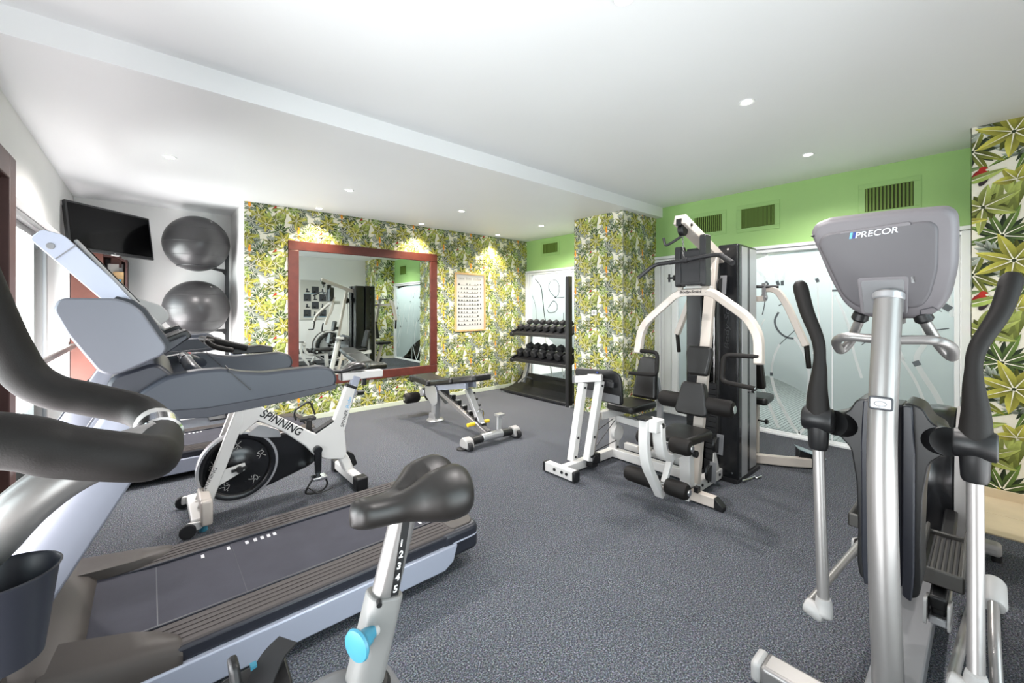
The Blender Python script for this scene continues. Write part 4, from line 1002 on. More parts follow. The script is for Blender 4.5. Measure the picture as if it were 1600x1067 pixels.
obj('bar_base', MB().prism(rpoly([(.42, 1.06), (.66, 1.06), (.66, 1.1), (.58, 1.115), (.42, 1.1)], .01), (0, SY, 0), (1, 0, 0), (0, 0, 1), .1), M['black'], t, bev=.008)

# ------------------------------------------------------------------ upright bike in the left foreground (front towards -X)
BY = .90
t = thing('upright_bike', 'upright exercise bike closest to the viewer, numbered silver seat post', 'exercise bike', (.2, BY, 0))
obj('saddle', saddle(.325, .600, BY, .985, .118, .12, .04, .024, .028), M['bone_seat'], t, smooth=80)
pd = V((.055, 0, .30)).normalized()
a, b = V((.395, BY, .70)), V((.452, BY, .90))
po = obj('seat_post', MB().sweep([a, b], rrect(.05, .058, .02, 4), (1, 0, 0)), M['silver_warm'], t, smooth=50)
obj('number_strip', MB().prism([(.004, .03), (.022, .03), (.022, .2), (.004, .2)], a + V((0, -.0262, 0)), V((pd.z, 0, -pd.x)), pd, .001), M['black'], po)
for k, s in enumerate('54321'):
    text('number', s, M['white_text'], po, a + V((0, -.0268, 0)) + pd * (.036 + k * .0245) + V((.0075, 0, 0)), V((pd.z, 0, -pd.x)), pd, .0155, 0, .0005, bold=.03)
s0, s1 = V((.352, BY, .545)), V((.402, BY, .728))
obj('post_sleeve', MB().sweep([s0, s1], rrect(.066, .078, .024, 5), (1, 0, 0)), M['sleeve_grey'], t, bev=.004, smooth=50)
obj('sleeve_pin', MB().cyl((.375, BY - .03, .735), (.37, BY - .045, .735), .006), M['black'], t)
k = obj('adjust_knob', MB().lathe([(.012, 0), (.014, .012), (.017, .016), (.019, .03), (.021, .034), (.03, .04), (.033, .045), (.031, .05), (.02, .053), (.001, .054)], (.365, BY - .028, .675), V((-.93, -.36, 0)), 28), M['blue_knob'], t)
obj('knob_stem', MB().cyl((.372, BY - .026, .675), (.352, BY - .034, .675), .012), M['grey_light'], k)
obj('sleeve_collar', MB().lathe([(.05, -.012), (.058, -.006), (.058, .006), (.05, .012)], s0 + V((0, 0, .0)), pd, 28), M['black'], t)
bd_ = [(.0, .12), (.08, .45), (.18, .565), (.30, .575), (.36, .555), (.43, .53), (.44, .48), (.43, .3), (.36, .14), (.25, .08), (.1, .08)]
obj('crank_housing', MB().prism(rpoly(bd_, .04), (0, BY, 0), (1, 0, 0), (0, 0, 1), .13), M['grey_mid'], t, bev=.035, seg=4)
obj('housing_neck', MB().lathe([(.075, -.09), (.072, -.04), (.064, -.008)], s0, pd, 28), M['grey_light'], t)
obj('base_beam', MB().bar((-.35, BY, .06), (.55, BY, .06), .1, .07), M['silver'], t, bev=.015)
for x in (-.34, .52): obj('floor_foot', MB().bar((x, BY - .25, .035), (x, BY + .25, .035), .08, .07), M['grey_mid'], t, bev=.02)
c = obj('crank_arm', MB().bar((.2, BY + .09, .38), (.17, BY + .1, .54), .022, .035, (1, 0, 0)), M['silver'], t, bev=.005)
p = obj('pedal', MB().prism(rpoly([(.11, -.05), (.24, -.05), (.24, .05), (.11, .05)], .02), (0, BY + .15, .54), (1, 0, 0), V((0, .97, .2)), .026), M['black'], t, bev=.006)
obj('toe_stop', MB().prism(rpoly([(-.045, 0), (.045, 0), (.035, .075), (-.02, .085)], .015), (.14, BY + .14, .55), (0, 1, 0), (-.1, 0, 1), .018), M['black'], p, bev=.006)
st = fil([(.155, BY + .09, .545), (.175, BY + .12, .57), (.21, BY + .16, .59), (.245, BY + .18, .592)], .05)
obj('pedal_strap', MB().path(st, .055, .005, (0, 0, 1)), M['rubber'], p, smooth=60)
obj('strap_buckle', MB().box((.166, BY + .155, .58), (.178, BY + .17, .588)), M['blue_knob'], p)
obj('pedal_cap', MB().ell((.115, BY + .12, .54), .03, .05, .03, 18, 10), M['grey_light'], p)
c = obj('crank_arm', MB().bar((.2, BY - .09, .38), (.24, BY - .1, .19), .022, .035, (1, 0, 0)), M['silver'], t, bev=.005)
obj('pedal', MB().prism(rpoly([(.18, -.05), (.31, -.05), (.31, .05), (.18, .05)], .02), (0, BY - .17, .185), (1, 0, 0), (0, 1, 0), .026), M['black'], t, bev=.006)
obj('mast', MB().tube(smooth_curve([(-.3, BY, .08), (-.28, BY, .6), (-.225, BY, .95), (-.16, BY, 1.057), (-.121, BY, 1.102), (-.08, BY + .01, 1.127), (-.03, BY + .02, 1.14), (.01, BY + .03, 1.146)], 5), .032, 18), M['silver_warm'], t, smooth=60)
hbp = [(-.5, .86, 1.30), (-.3, .77, 1.26), (-.127, .73, 1.222), (-.079, .73, 1.199), (-.026, .735, 1.178), (-.002, .755, 1.166), (.008, .81, 1.154), (.014, .93, 1.146), (.008, 1.05, 1.148), (-.02, 1.115, 1.168), (-.087, 1.13, 1.197), (-.134, 1.13, 1.218), (-.166, 1.13, 1.25), (-.186, 1.125, 1.30), (-.205, 1.11, 1.37), (-.23, 1.08, 1.48)]
h = obj('handle_loop', MB().tube([tuple(p) for p in smooth_curve(hbp, 6)], .0305, 20), M['foam'], t, smooth=80)
obj('pulse_sensor', MB().cyl((.0145, .95, 1.146), (.0125, 1.01, 1.1468), .0335), M['chrome'], h)
obj('sensor_sleeve', MB().cyl((.0125, 1.01, 1.1468), (.008, 1.05, 1.148), .0325), M['grey_light'], h)
obj('console', MB().prism(rpoly([(-.42, 1.38), (-.3, 1.62), (-.25, 1.6), (-.36, 1.36)], .02), (-.22, BY - .05, 0), (1, 0, 0), (0, 0, 1), .34), M['grey_mid'], t, bev=.015)
obj('console_neck', MB().bar((-.27, BY - .05, .8), (-.6, BY - .05, 1.42), .06, .06, (0, 1, 0)), M['grey_mid'], t, bev=.01)
g = MB().lathe([(.036, 0), (.04, .002), (.054, .112), (.057, .116), (.0545, .117), (.051, .112), (.038, .006), (.001, .006)], (-.148, BY - .05, .905), (0, 0, 1), 36)
obj('bottle_cup', g, M['slate_dark'], t, smooth=40)
obj('cup_bracket', MB().bar((-.19, BY - .05, .95), (-.28, BY - .05, .9), .04, .05), M['slate_dark'], t)

# ------------------------------------------------------------------ multi-station cable gym
GY = 1.43
t = thing('multi_gym', 'white and black multi-station cable gym with leg press, in the room centre', 'gym machine', (3.2, GY, 0))
WC, BKM, CR = M['white_coat'], M['black_metal'], M['cream_coat']
def bolts(pts, ax, r=.011):
    m = MB()
    for p in pts: m.cyl(V(p), V(p) + V(ax) * .008, r, 10)
    return m
obj('base_beam', MB().bar((2.9, GY, .05), (3.95, GY, .05), .06, .075), WC, t, bev=.005)
obj('beam_bolts', bolts([(3.0 + .1 * k, GY - .03, .055) for k in range(5)], (0, -1, 0)), M['black'], t)
cb = obj('front_crossbar', MB().bar((2.92, 1.225, .045), (2.92, 1.68, .045), .06, .07), CR, t, bev=.005)
obj('end_cap', MB().prism([(1.225, .01), (1.17, 0), (1.165, .03), (1.225, .082)], (2.92, 0, 0), (0, 1, 0), (0, 0, 1), .062), M['black'], cb, bev=.004)
obj('end_cap', MB().box((2.888, 1.68, 0), (2.952, 1.7, .082)), M['black'], cb)
obj('foot_bracket', MB().box((2.875, 1.39, .0), (2.965, 1.47, .1)), WC, t, bev=.006)
obj('foot_bolt', bolts([(2.874, 1.43, .05)], (-1, 0, 0), .02), M['black'], t)
obj('upright', MB().bar((3.04, GY, .08), (3.36, GY, 1.78), .05, .075, (0, 1, 0)), CR, t, bev=.006)
obj('seat_post', MB().bar((2.93, GY, .08), (2.91, GY, .43), .07, .08, (0, 1, 0)), WC, t, bev=.006)
obj('post_knob', MB().cyl((2.94, GY - .04, .33), (2.94, GY - .07, .33), .025).box((2.92, GY - .066, .32), (2.96, GY - .05, .35)), M['black'], t)
obj('gusset', MB().prism([(3.3, .09), (3.42, .09), (3.35, .24), (3.32, .24)], (0, GY - .02, 0), (1, 0, 0), (0, 0, 1), .008), WC, t)
bm_ = obj('top_boom', MB().bar((2.815, GY, 2.0), (3.55, GY, 1.74), .07, .085, (0, 1, 0)), CR, t, bev=.006)
obj('boom_slot', MB().box((2.80, GY - .018, 1.955), (2.83, GY + .018, 2.0)), M['black'], bm_)
obj('boom_bolt', bolts([(2.9, GY - .043, 1.965), (2.9, GY + .035, 1.965)], (0, -1, 0)), M['black'], bm_)
obj('boom_pulley', MB().cyl((2.86, GY - .02, 1.93), (2.86, GY + .02, 1.93), .045), M['black'], bm_)
for y, z1 in ((1.52, 1.83), (1.335, 1.9)): obj('pulley_plate', MB().prism(rpoly([(2.96, 1.53), (3.05, 1.53), (3.05, z1), (2.96, z1)], .02), (0, y, 0), (1, 0, 0), (0, 0, 1), .045), BKM, t, bev=.006)
obj('cross_plate', MB().box((2.97, 1.36, 1.54), (3.0, 1.5, 1.79)).box((2.955, 1.34, 1.545), (2.985, 1.52, 1.56)), BKM, t, bev=.003)
obj('plate_knob', MB().cyl((2.97, 1.545, 1.60), (2.97, 1.6, 1.6), .008).cyl((2.97, 1.59, 1.57), (2.97, 1.59, 1.63), .008).cyl((2.97, 1.54, 1.6), (2.97, 1.555, 1.6), .022), M['black'], t)
lat = fil([(2.79, 1.745, 1.6), (2.865, 1.655, 1.70), (2.872, GY, 1.712), (2.868, 1.185, 1.735), (2.76, 1.055, 1.655)], .05)
lb2 = obj('lat_bar', MB().tube(lat, .0145, 14), BKM, t)
obj('lat_grip', MB().cyl((2.871, 1.40, 1.715), (2.869, 1.43, 1.712), .021).cyl((2.872, 1.5, 1.708), (2.873, 1.54, 1.707), .017), M['rubber'], lb2)
obj('lat_grip_sleeve', MB().tube([(2.855, 1.17, 1.726), (2.76, 1.055, 1.655)], .0175, 14), M['rubber'], lb2)
ch = MB()
for k in range(9):
    z = 1.90 - k * .0205; x = 2.862 + .0012 * k; d = (.006, 0) if k % 2 else (0, .006)
    ch.tube([(x + d[0] * cos(a), GY + d[1] * cos(a) + .0, z + .013 * sin(a)) for a in [2 * pi * i / 10 for i in range(10)]], .0024, 6, True)
obj('chain', ch, M['chrome'], t)
obj('bar_hook', MB().tube(fil([(2.86, GY + .01, 1.885), (2.84, 1.50, 1.845), (2.83, 1.545, 1.825), (2.83, 1.56, 1.885)], .02), .0095, 10), BKM, t)
arch = fil([(2.80, 1.752, 1.03), (2.85, 1.752, 1.20), (2.92, 1.735, 1.285), (3.03, 1.55, 1.49), (3.034, GY, 1.494), (3.03, 1.30, 1.49), (2.92, 1.02, 1.31), (2.85, .935, 1.2), (2.80, .918, 1.03)], .06)
ar = obj('press_arm', MB().path(arch, .05, .05, (1, 0, .3)), CR, t, bev=.006)
text('arm_lettering', 'Body-Solid', M['black_text'], ar, (3.006, 1.525, 1.476), (0, -1, 0), (-.29, 0, 1), .03, .25, width=.165, bold=.01)
obj('arm_emblem', MB().prism([(-.014, 0), (0, .007), (.014, 0), (0, -.007)], (3.005, 1.325, 1.49), (0, -1, 0), (0, 0, 1), .002), M['ink'], ar)
obj('arm_pivot', MB().box((3.04, 1.36, 1.47), (3.2, 1.5, 1.54)), WC, t, bev=.006)
obj('arm_post', MB().bar((3.02, 1.345, 1.5), (3.1, 1.345, 1.66), .035, .04, (0, 1, 0)).bar((3.02, 1.53, 1.5), (3.06, 1.53, 1.62), .03, .035, (0, 1, 0)), CR, t, bev=.004)
for pts in ([(2.80, 1.752, 1.05), (2.8, 1.59, 1.05), (2.78, 1.585, .885), (2.76, 1.8, .878)], [(2.80, .918, 1.075), (2.77, 1.11, 1.075), (2.745, 1.115, .905), (2.70, .905, .895)]):
    hh = obj('press_handle', MB().tube(fil(pts, .04), .0145, 14), M['foam'], t)
    obj('handle_end', MB().cyl(V(pts[-1]), V(pts[-1]) + (V(pts[-1]) - V(pts[-2])).normalized() * .004, .012), M['chrome'], hh)
up = V((.19, 0, 1)).normalized()
obj('back_pad', MB().prism(rpoly([(-.075, -.11), (.075, -.11), (.1, .06), (.09, .11), (-.09, .11), (-.1, .06)], .025), (3.085, 1.415, .98), (0, 1, 0), up, .055), M['vinyl'], t, bev=.02, seg=3)
obj('lower_pad', MB().prism(rpoly([(-.12, -.1), (-.1, -.125), (.1, -.125), (.12, -.1), (.085, .09), (.07, .115), (-.07, .115), (-.085, .09)], .025), (3.0, 1.42, .715), (0, 1, 0), up, .07), M['vinyl'], t, bev=.024, seg=3)
obj('pad_bracket', MB().box((3.06, 1.40, .9), (3.17, 1.45, .96)).box((3.0, 1.40, .66), (3.12, 1.45, .72)), M['black'], t)
r = obj('thigh_roller', MB().roller((3.02, 1.145, .675), (3.02, 1.69, .675), .06), M['foam'], t)
obj('roller_cap', MB().cyl((3.02, 1.143, .675), (3.02, 1.138, .675), .028), M['chrome'], r)
obj('seat_pad', MB().prism(rpoly([(2.66, -.12), (3.0, -.15), (3.04, -.1), (3.04, .1), (3.0, .15), (2.66, .12)], .03), (0, GY - .005, .475), (1, 0, 0), (0, 1, 0), .06), M['vinyl'], t, bev=.018, seg=3)
lv = [(2.405, 1.455, .66), (2.395, 1.455, .5), (2.42, 1.455, .36), (2.6, 1.455, .11)]
l_ = obj('leg_lever', MB().path(fil(lv, .12), .045, .062, (0, 1, 0)), WC, t, bev=.006)
obj('lever_cap', MB().box((2.36, 1.425, .655), (2.45, 1.485, .668)), M['black'], l_)
obj('lever_bracket', MB().path(fil([(2.47, GY - .035, .63), (2.48, GY - .035, .48), (2.56, GY - .02, .38), (2.92, GY, .37)], .1), .05, .07, (0, 1, 0)).box((2.4, GY - .06, .58), (2.5, GY + .03, .66)), WC, t, bev=.006)
obj('lever_bolt', bolts([(2.47, GY - .062, .62)], (0, -1, 0), .018), M['black'], t)
obj('lever_strut', MB().bar((2.7, GY, .36), (2.6, GY, .2), .03, .04, (0, 1, 0)), WC, t, bev=.004)
for x, z, y0, y1 in ((2.66, .455, 1.27, 1.66), (2.60, .19, 1.26, 1.72)):
    for a, b in ((y0, GY - .015), (GY + .065, y1)):
        r = obj('foam_roller', MB().roller((x, a, z), (x, b, z), .054), M['foam'], t)
        e = a if a == y0 else b; s = -1 if a == y0 else 1
        obj('roller_cap', MB().cyl((x, e, z), (x, e + s * .01, z), .022), M['chrome'], r)
    obj('roller_rod', MB().cyl((x, y0 - .005, z), (x, y1 + .005, z), .011), M['chrome'], t)
for y in (1.33, 1.6): obj('small_stop', MB().box((2.88, y, .08), (2.92, y + .03, .118)), M['black'], t)
# weight towers
for x0, x1, ya, yb, z1 in ((3.46, 3.655, 1.278, 1.437, 1.88), (3.69, 3.91, 1.30, 1.42, 1.885), (3.46, 3.655, 1.565, 1.70, 1.88), (3.69, 3.91, 1.58, 1.69, 1.885)):
    s = obj('weight_shroud', MB().box((x0, ya, .02), (x1, yb, z1)), M['black_gloss'], t, bev=.014, seg=3)
    if ya < 1.4:
        obj('shroud_sheen', MB().box((x0 + .06, ya - .003, .04), (x1 - .02, ya + .001, z1 - .02)), M['silver'], s, bev=.001)  # silver strip stands in for the pale reflection on the black face
        for y, z in (((ya + yb) / 2, z1 - .04), (ya + .05, .07)): obj('shroud_screw', MB().cyl((x0 - .003, y, z), (x0 + .004, y, z), .008, 10), M['chrome'], s)
text('shroud_lettering', 'Body-Solid', M['black'], t, (3.4588, 1.335, 1.05), (0, 0, 1), (0, 1, 0), .05, .2, width=.42)
st = None
for k in range(14):
    z = .12 + k * .045
    if st is None: st = obj('weight_plate', MB().box((3.5, 1.45, z), (3.86, 1.555, z + .041)), M['rubber'], t, bev=.003)
    else:
        c = st.copy(); COL.objects.link(c); c.parent = t; c.location = (0, 0, k * .045)
for x in (3.55, 3.8): obj('guide_rod', MB().cyl((x, 1.5, .08), (x, 1.5, 1.86), .012), M['chrome'], t)
obj('stack_base', MB().box((3.44, 1.28, .0), (3.93, 1.7, .03)).box((3.48, 1.45, .03), (3.88, 1.555, .12)), BKM, t)
obj('top_bridge', MB().box((3.48, 1.40, 1.8), (3.9, 1.6, 1.86)), BKM, t)
obj('cable', MB().tube([(3.42, GY, .25), (3.42, GY, 1.75)], .004, 8).tube([(3.37, 1.40, .4), (3.40, 1.40, 1.7)], .004, 8), M['black'], t)
for x, y, z in ((3.26, 1.36, .33), (3.16, 1.37, .14), (3.38, 1.385, 1.55)):
    p = obj('cable_pulley', MB().lathe([(.02, -.012), (.06, -.012), (.052, 0), (.06, .012), (.02, .012)], (x, y, z), (0, 1, 0), 26), M['black'], t)
    obj('pulley_bracket', MB().bar((x, y - .018, z - .07), (x + .02, y - .018, z + .08), .006, .05, (0, 1, 0)), M['grey_mid'], p, bev=.004)
obj('pin_cord', MB().tube(fil([(3.5, 1.27, .02), (3.62, 1.25, .012), (3.7, 1.24, .012), (3.66, 1.22, .012), (3.74, 1.21, .012)], .03), .006, 8), M['chrome'], t)
# leg press
obj('spine_beam', MB().bar((3.22, GY + .03, .05), (3.22, 2.32, .05), .06, .075), WC, t, bev=.005)
obj('spine_beam', MB().bar((3.46, GY + .3, .05), (3.46, 2.3, .05), .05, .06), WC, t, bev=.005)
obj('upper_spine', MB().bar((3.25, 1.5, .335), (3.25, 2.3, .365), .05, .06), WC, t, bev=.005)
pb = obj('corner_post', MB().box((3.21, 2.24, .01), (3.27, 2.31, .47)), WC, t, bev=.005)
obj('post_bolts', bolts([(3.24, 2.239, z) for z in (.1, .28, .43)], (0, -1, 0)), M['black'], pb)
obj('press_beam', MB().bar((2.55, 2.285, .05), (3.22, 2.285, .05), .06, .07), WC, t, bev=.005)
obj('beam_sleeve', MB().bar((2.96, 2.285, .055), (3.0, 2.285, .055), .07, .08), M['black'], t, bev=.004)
cb = obj('rear_crossbar', MB().bar((2.525, 2.14, .05), (2.525, 2.44, .05), .06, .075), WC, t, bev=.004)
for y in (2.13, 2.45): obj('end_cap', MB().box((2.49, y - .015, .008), (2.56, y + .015, .092)), M['black'], cb, bev=.01)
obj('crossbar_bolts', bolts([(2.494, y, .055) for y in (2.2, 2.25, 2.33)], (-1, 0, 0), .013), M['black'], cb)
for a, b in (((2.715, 2.335, .07), (2.86, 2.335, .72)), ((2.775, 2.215, .09), (2.945, 2.215, .745))):
    p = obj('press_rail', MB().bar(a, b, .06, .065, (0, 1, 0)), WC, t, bev=.006)
    obj('rail_bolts', bolts([(a[0] + (b[0] - a[0]) * k, a[1] - .031, a[2] + (b[2] - a[2]) * k) for k in (.06, .3, .94)], (0, -1, 0)), M['black'], p)
obj('rear_rail', MB().bar((2.88, 2.27, .08), (2.98, 2.27, .45), .05, .05, (0, 1, 0)), CR, t, bev=.005)
obj('carriage', MB().bar((2.83, 2.40, .745), (2.93, 2.18, .775), .06, .055).bar((2.9, 2.27, .77), (3.0, 2.27, .76), .1, .05), WC, t, bev=.005)
obj('carriage_cap', MB().bar((2.825, 2.412, .745), (2.833, 2.394, .745), .064, .06), M['grey_mid'], t)
obj('pivot_block', MB().box((2.80, 2.18, .03), (2.87, 2.25, .14)).cyl((2.835, 2.17, .1), (2.835, 2.26, .1), .035), M['black'], t, bev=.006)
pu = V((-.05, 0, 1)).normalized()
fp = obj('foot_plate', MB().prism(rpoly([(-.25, -.15), (.24, -.12), (.27, .13), (-.17, .15), (-.24, .1)], .05), (3.03, 2.29, .685), (0, 1, 0), pu, .03), M['black'], t, bev=.01)
obj('plate_stud', MB().cyl((3.01, 2.29, .80), (3.003, 2.29, .80), .009), M['deep_blue'], fp)
obj('plate_channel', MB().box((2.99, 2.12, .72), (3.03, 2.5, .755)).box((2.98, 2.1, .69), (3.02, 2.2, .74)), BKM, fp, bev=.004)
obj('plate_foot', MB().prism(rpoly([(-.23, -.13), (.22, -.12), (.22, -.05), (-.23, -.06)], .01), (3.008, 2.29, .685), (0, 1, 0), pu, .006), M['grey_mid'], fp)
obj('seat_arm', MB().bar((3.02, 2.27, .42), (3.6, 2.2, .44), .06, .07), WC, t, bev=.005)
obj('press_seat', MB().prism(rpoly([(3.08, 1.98), (3.5, 1.98), (3.5, 2.28), (3.08, 2.26)], .05), (0, 0, .495), (1, 0, 0), (0, 1, 0), .06), M['vinyl'], t, bev=.02, seg=3)
bu = V((.2, 0, 1)).normalized()
obj('press_back', MB().prism(rpoly([(-.125, -.19), (.125, -.19), (.09, .16), (.07, .2), (-.07, .2), (-.09, .16)], .035), (3.53, 2.115, .715), (0, 1, 0), bu, .06), M['vinyl'], t, bev=.022, seg=3)
obj('back_post', MB().path(fil([(3.62, 2.03, .08), (3.62, 2.03, .5), (3.6, 2.06, .72)], .05), .035, .05, (0, 1, 0)).bar((3.46, 2.05, .07), (3.62, 2.03, .07), .05, .05), M['silver'], t, bev=.004)
obj('press_cable', MB().tube([(2.9, 2.26, .28), (3.2, 2.26, .36)], .004, 6).tube([(2.9, 2.26, .13), (3.2, 2.24, .35)], .004, 6).tube([(2.9, 2.26, .12), (3.22, 2.23, .17)], .004, 6), M['black'], t)
obj('cable_wheel', MB().lathe([(.015, -.02), (.07, -.02), (.06, 0), (.07, .02), (.015, .02)], (3.19, 2.21, .25), (0, 1, 0), 30), M['white_coat'], t)
obj('floor_pulley', MB().lathe([(.01, 0), (.06, 0), (.06, .02), (.03, .03), (.01, .03)], (3.3, 2.0, .12), (0, 0, 1), 26), M['cream_coat'], t)
# third station facing the glass
obj('curved_beam', MB().path(fil([(3.9, GY, .05), (4.04, 1.36, .05), (4.14, 1.16, .05), (4.27, 1.0, .05)], .12), .055, .075), CR, t, bev=.005)
w = obj('beam_foot', MB().prism([(-.13, 0), (.06, 0), (.06, .085), (-.13, .15)], (4.33, .985, 0), V((.5, -.87, 0)), (0, 0, 1), .1), M['black'], t, bev=.004)
obj('foot_plate', MB().prism([(-.135, .155), (.065, .088), (.065, .095), (-.135, .162)], (4.33, .985, 0), V((.5, -.87, 0)), (0, 0, 1), .14), M['steel_plate'], w)
obj('rear_upright', MB().bar((4.0, 1.47, .08), (3.96, 1.47, 1.6), .05, .06, (0, 1, 0)), CR, t, bev=.005)
obj('rear_crossarm', MB().tube([(4.1, 1.9, 1.585), (4.1, 1.5, 1.57), (4.2, 1.22, 1.565)], .014, 12), BKM, t)
obj('crossarm_clamp', MB().box((4.15, 1.31, 1.44), (4.2, 1.34, 1.6)).cyl((4.17, 1.30, 1.47), (4.17, 1.35, 1.47), .022), M['silver'], t, bev=.004)
obj('lower_crossarm', MB().bar((4.0, 1.47, 1.45), (4.18, 1.32, 1.46), .03, .05).bar((4.0, 1.47, 1.45), (4.15, 1.95, 1.46), .03, .05), CR, t, bev=.004)
for pts in ([(4.2, 1.345, 1.545), (4.2, 1.235, 1.54), (4.22, 1.16, 1.4), (4.22, 1.02, 1.05)], [(4.18, 1.9, 1.54), (4.19, 2.0, 1.5), (4.2, 2.1, 1.25), (4.2, 2.16, 1.1)]):
    a_ = obj('butterfly_arm', MB().path(fil(pts, .06), .05, .06, (1, 0, 0)), CR, t, bev=.005)
    e = V(pts[-1])
    obj('arm_grip', MB().roller(e + V((0, 0, .02)), e + V((0, -.02, -.19)), .02), M['foam'], a_)
obj('rear_back_pad', MB().prism(rpoly([(-.12, -.17), (.12, -.17), (.1, .15), (.08, .18), (-.08, .18), (-.1, .15)], .03), (4.05, GY - .03, .83), (0, 1, 0), V((-.15, 0, 1)), .06), M['vinyl'], t, bev=.02, seg=3)
obj('rear_seat', MB().prism(rpoly([(4.07, 1.27), (4.4, 1.31), (4.4, 1.5), (4.07, 1.55)], .04), (0, 0, .545), (1, 0, 0), (0, 1, 0), .065), M['vinyl'], t, bev=.02, seg=3)
obj('rear_seat_post', MB().bar((4.1, 1.38, .08), (4.2, 1.41, .52), .06, .06, (0, 1, 0)), CR, t, bev=.005)
obj('rear_knob', MB().cyl((4.15, 1.37, .36), (4.15, 1.3, .36), .008).cyl((4.15, 1.31, .36), (4.15, 1.29, .36), .022), M['black'], t)
obj('tower_knob', MB().cyl((3.78, 1.3, .68), (3.78, 1.27, .68), .018), M['chrome'], t)

# ------------------------------------------------------------------ elliptical trainer (console back towards the viewer)
EY = .21
t = thing('elliptical_trainer', 'grey and silver elliptical trainer on the right, console back to the viewer', 'elliptical', (2.4, EY, 0))
f = obj('front_stabilizer', MB().path([(1.70, -.15, .05), (1.70, .54, .05)], .1, .075), M['silver_warm'], t, bev=.015, seg=3)
for y in (.555, -.165): obj('end_cap', MB().prism(rpoly([(-.05, -.038), (.05, -.038), (.05, .038), (-.05, .038)], .02), (1.70, y, .05), (1, 0, 0), (0, 0, 1), .035), M['grey_light'], f, bev=.012)
f = obj('rear_stabilizer', MB().path([(3.46, -.05, .065), (3.46, .46, .065)], .1, .06), M['grey_light'], t, bev=.02, seg=3)
for y in (-.03, .44): obj('levelling_foot', MB().cyl((3.46, y, 0), (3.46, y, .04), .02), M['rubber'], f)
obj('base_beam', MB().bar((1.66, EY, .075), (3.46, EY, .075), .13, .075), M['grey_mid'], t, bev=.006)
mast = smooth_curve([(1.69, .20, .08), (1.70, .202, .25), (1.735, .215, .53), (1.80, .228, .9), (1.86, .228, 1.18), (1.925, .226, 1.425)], 8)
m_ = obj('mast', MB().tube(mast, .0385, 28), M['silver_warm'], t, smooth=60)
obj('mast_collar', MB().lathe([(.04, 0), (.043, .004), (.043, .02), (.04, .024)], (1.918, .226, 1.4), V((.24, 0, .97)), 28), M['silver'], m_)
b_ = obj('mast_badge', MB().prism(rrect(.052, .034, .006), (1.785, .229, 1.062), (0, -1, 0), V((.2, 0, 1)), .012), M['silver'], m_, bev=.003)
obj('badge_emblem', MB().tube([(1.7775, .229 + .015 * cos(a), 1.062 + .008 * sin(a)) for a in [2 * pi * k / 20 for k in range(20)]], .0012, 6, True), M['grey_mid'], b_)
obj('badge_bed', MB().prism(rrect(.06, .044, .008), (1.79, .229, 1.062), (0, -1, 0), V((.2, 0, 1)), .012), M['slate_dark'], m_, bev=.002)
# console
P0 = V((1.93, .22, 1.5)); UV = V((-.25, 0, .968)); UN = V((1, 0, .25)).normalized()
outer = [(.226, .16), (.212, .192), (.174, .205), (.015, .203), (-.136, .194), (-.156, .172), (-.16, .137), (-.157, -.004), (-.143, -.092), (-.117, -.147), (-.072, -.172), (.018, -.178), (.088, -.165), (.136, -.119), (.171, -.029), (.203, .083)]
inner = [(.202, .125), (.177, .155), (.016, .16), (-.1, .16), (-.118, .139), (-.115, -.001), (-.096, -.09), (-.072, -.13), (.087, -.134), (.135, -.085), (.168, .019)]
def shell(poly, ks):
    cx_ = sum(p[0] for p in poly) / len(poly); cz_ = sum(p[1] for p in poly) / len(poly)
    pl = rpoly(poly, .03, 4)
    return MB().loft([[P0 + V((0, 1, 0)) * (cx_ + (a - cx_) * k) + UV * (cz_ + (b - cz_) * k) + UN * d for a, b in pl] for k, d in ks])
c = obj('console', shell(outer, [(.90, -.012), (.955, -.006), (.985, .006), (1, .03), (1, .07), (.97, .085), (.9, .088)]), M['grey_plastic'], t, smooth=50)
obj('console_panel', shell(inner, [(.93, -.022), (.965, -.02), (1, -.01), (1.0, .0)]), M['grey_plastic_in'], c, smooth=50)
obj('console_face', shell(outer, [(.85, .084), (.85, .092)]), M['screen'], c)
pp = lambda a, b, d=0: P0 + V((0, a, 0)) + UV * b + UN * d
UX = (V((0, -.18, 0)) + UV * .009).normalized()
plq = obj('name_plate', MB().prism(rrect(.185, .034, .005), pp(.039, .142, -.0175), UX, UV, .008), M['grey_plastic'], c, bev=.002)
text('name_lettering', 'PRECOR', M['lettering_silver'], c, pp(.088, .127, -.0219), UX, UV, .0205, .15, .0012, width=.112, bold=.01)
for k, (mm, a) in enumerate((('blue_text', .105), ('deep_blue', .096))):
    obj('emblem_bar', MB().prism([(0, 0), (.007, 0), (.011, .021), (.004, .021)], pp(a, .127, -.0225), UX, UV, .002), M[mm], c)
obj('mount_frame', MB().prism(rpoly([(-.062, -.072), (.062, -.072), (.068, .062), (-.068, .062)], .012), pp(.022, -.078, -.018), (0, -1, 0), UV, .01), M['grey_plastic'], c, bev=.003)
obj('mount_plate', MB().prism(rpoly([(-.052, -.066), (.052, -.066), (.057, .052), (-.057, .052)], .008), pp(.022, -.079, -.023), (0, -1, 0), UV, .006), M['grey_mid'], c, bev=.002)
obj('small_label', MB().prism(rrect(.01, .022, .001), pp(-.056, -.03, -.0215), (0, -1, 0), UV, .001), M['white_text'], c)
for a, b in ((.213, .15), (-.138, .152), (.115, -.075)): obj('screw_slot', MB().ell(pp(a, b, -.004), .006, .009, .004, 12, 8), M['black'], c)
obj('service_door', MB().tube([pp(-.072, -.165, -.008), pp(-.07, -.135, -.0185), pp(-.1, -.125, -.018), pp(-.12, -.143, -.008)], .0012, 5), M['slate_dark'], c)
obj('jack_socket', MB().cyl(pp(-.012, -.195, .03), pp(-.012, -.165, .03), .018), M['grey_light'], c)
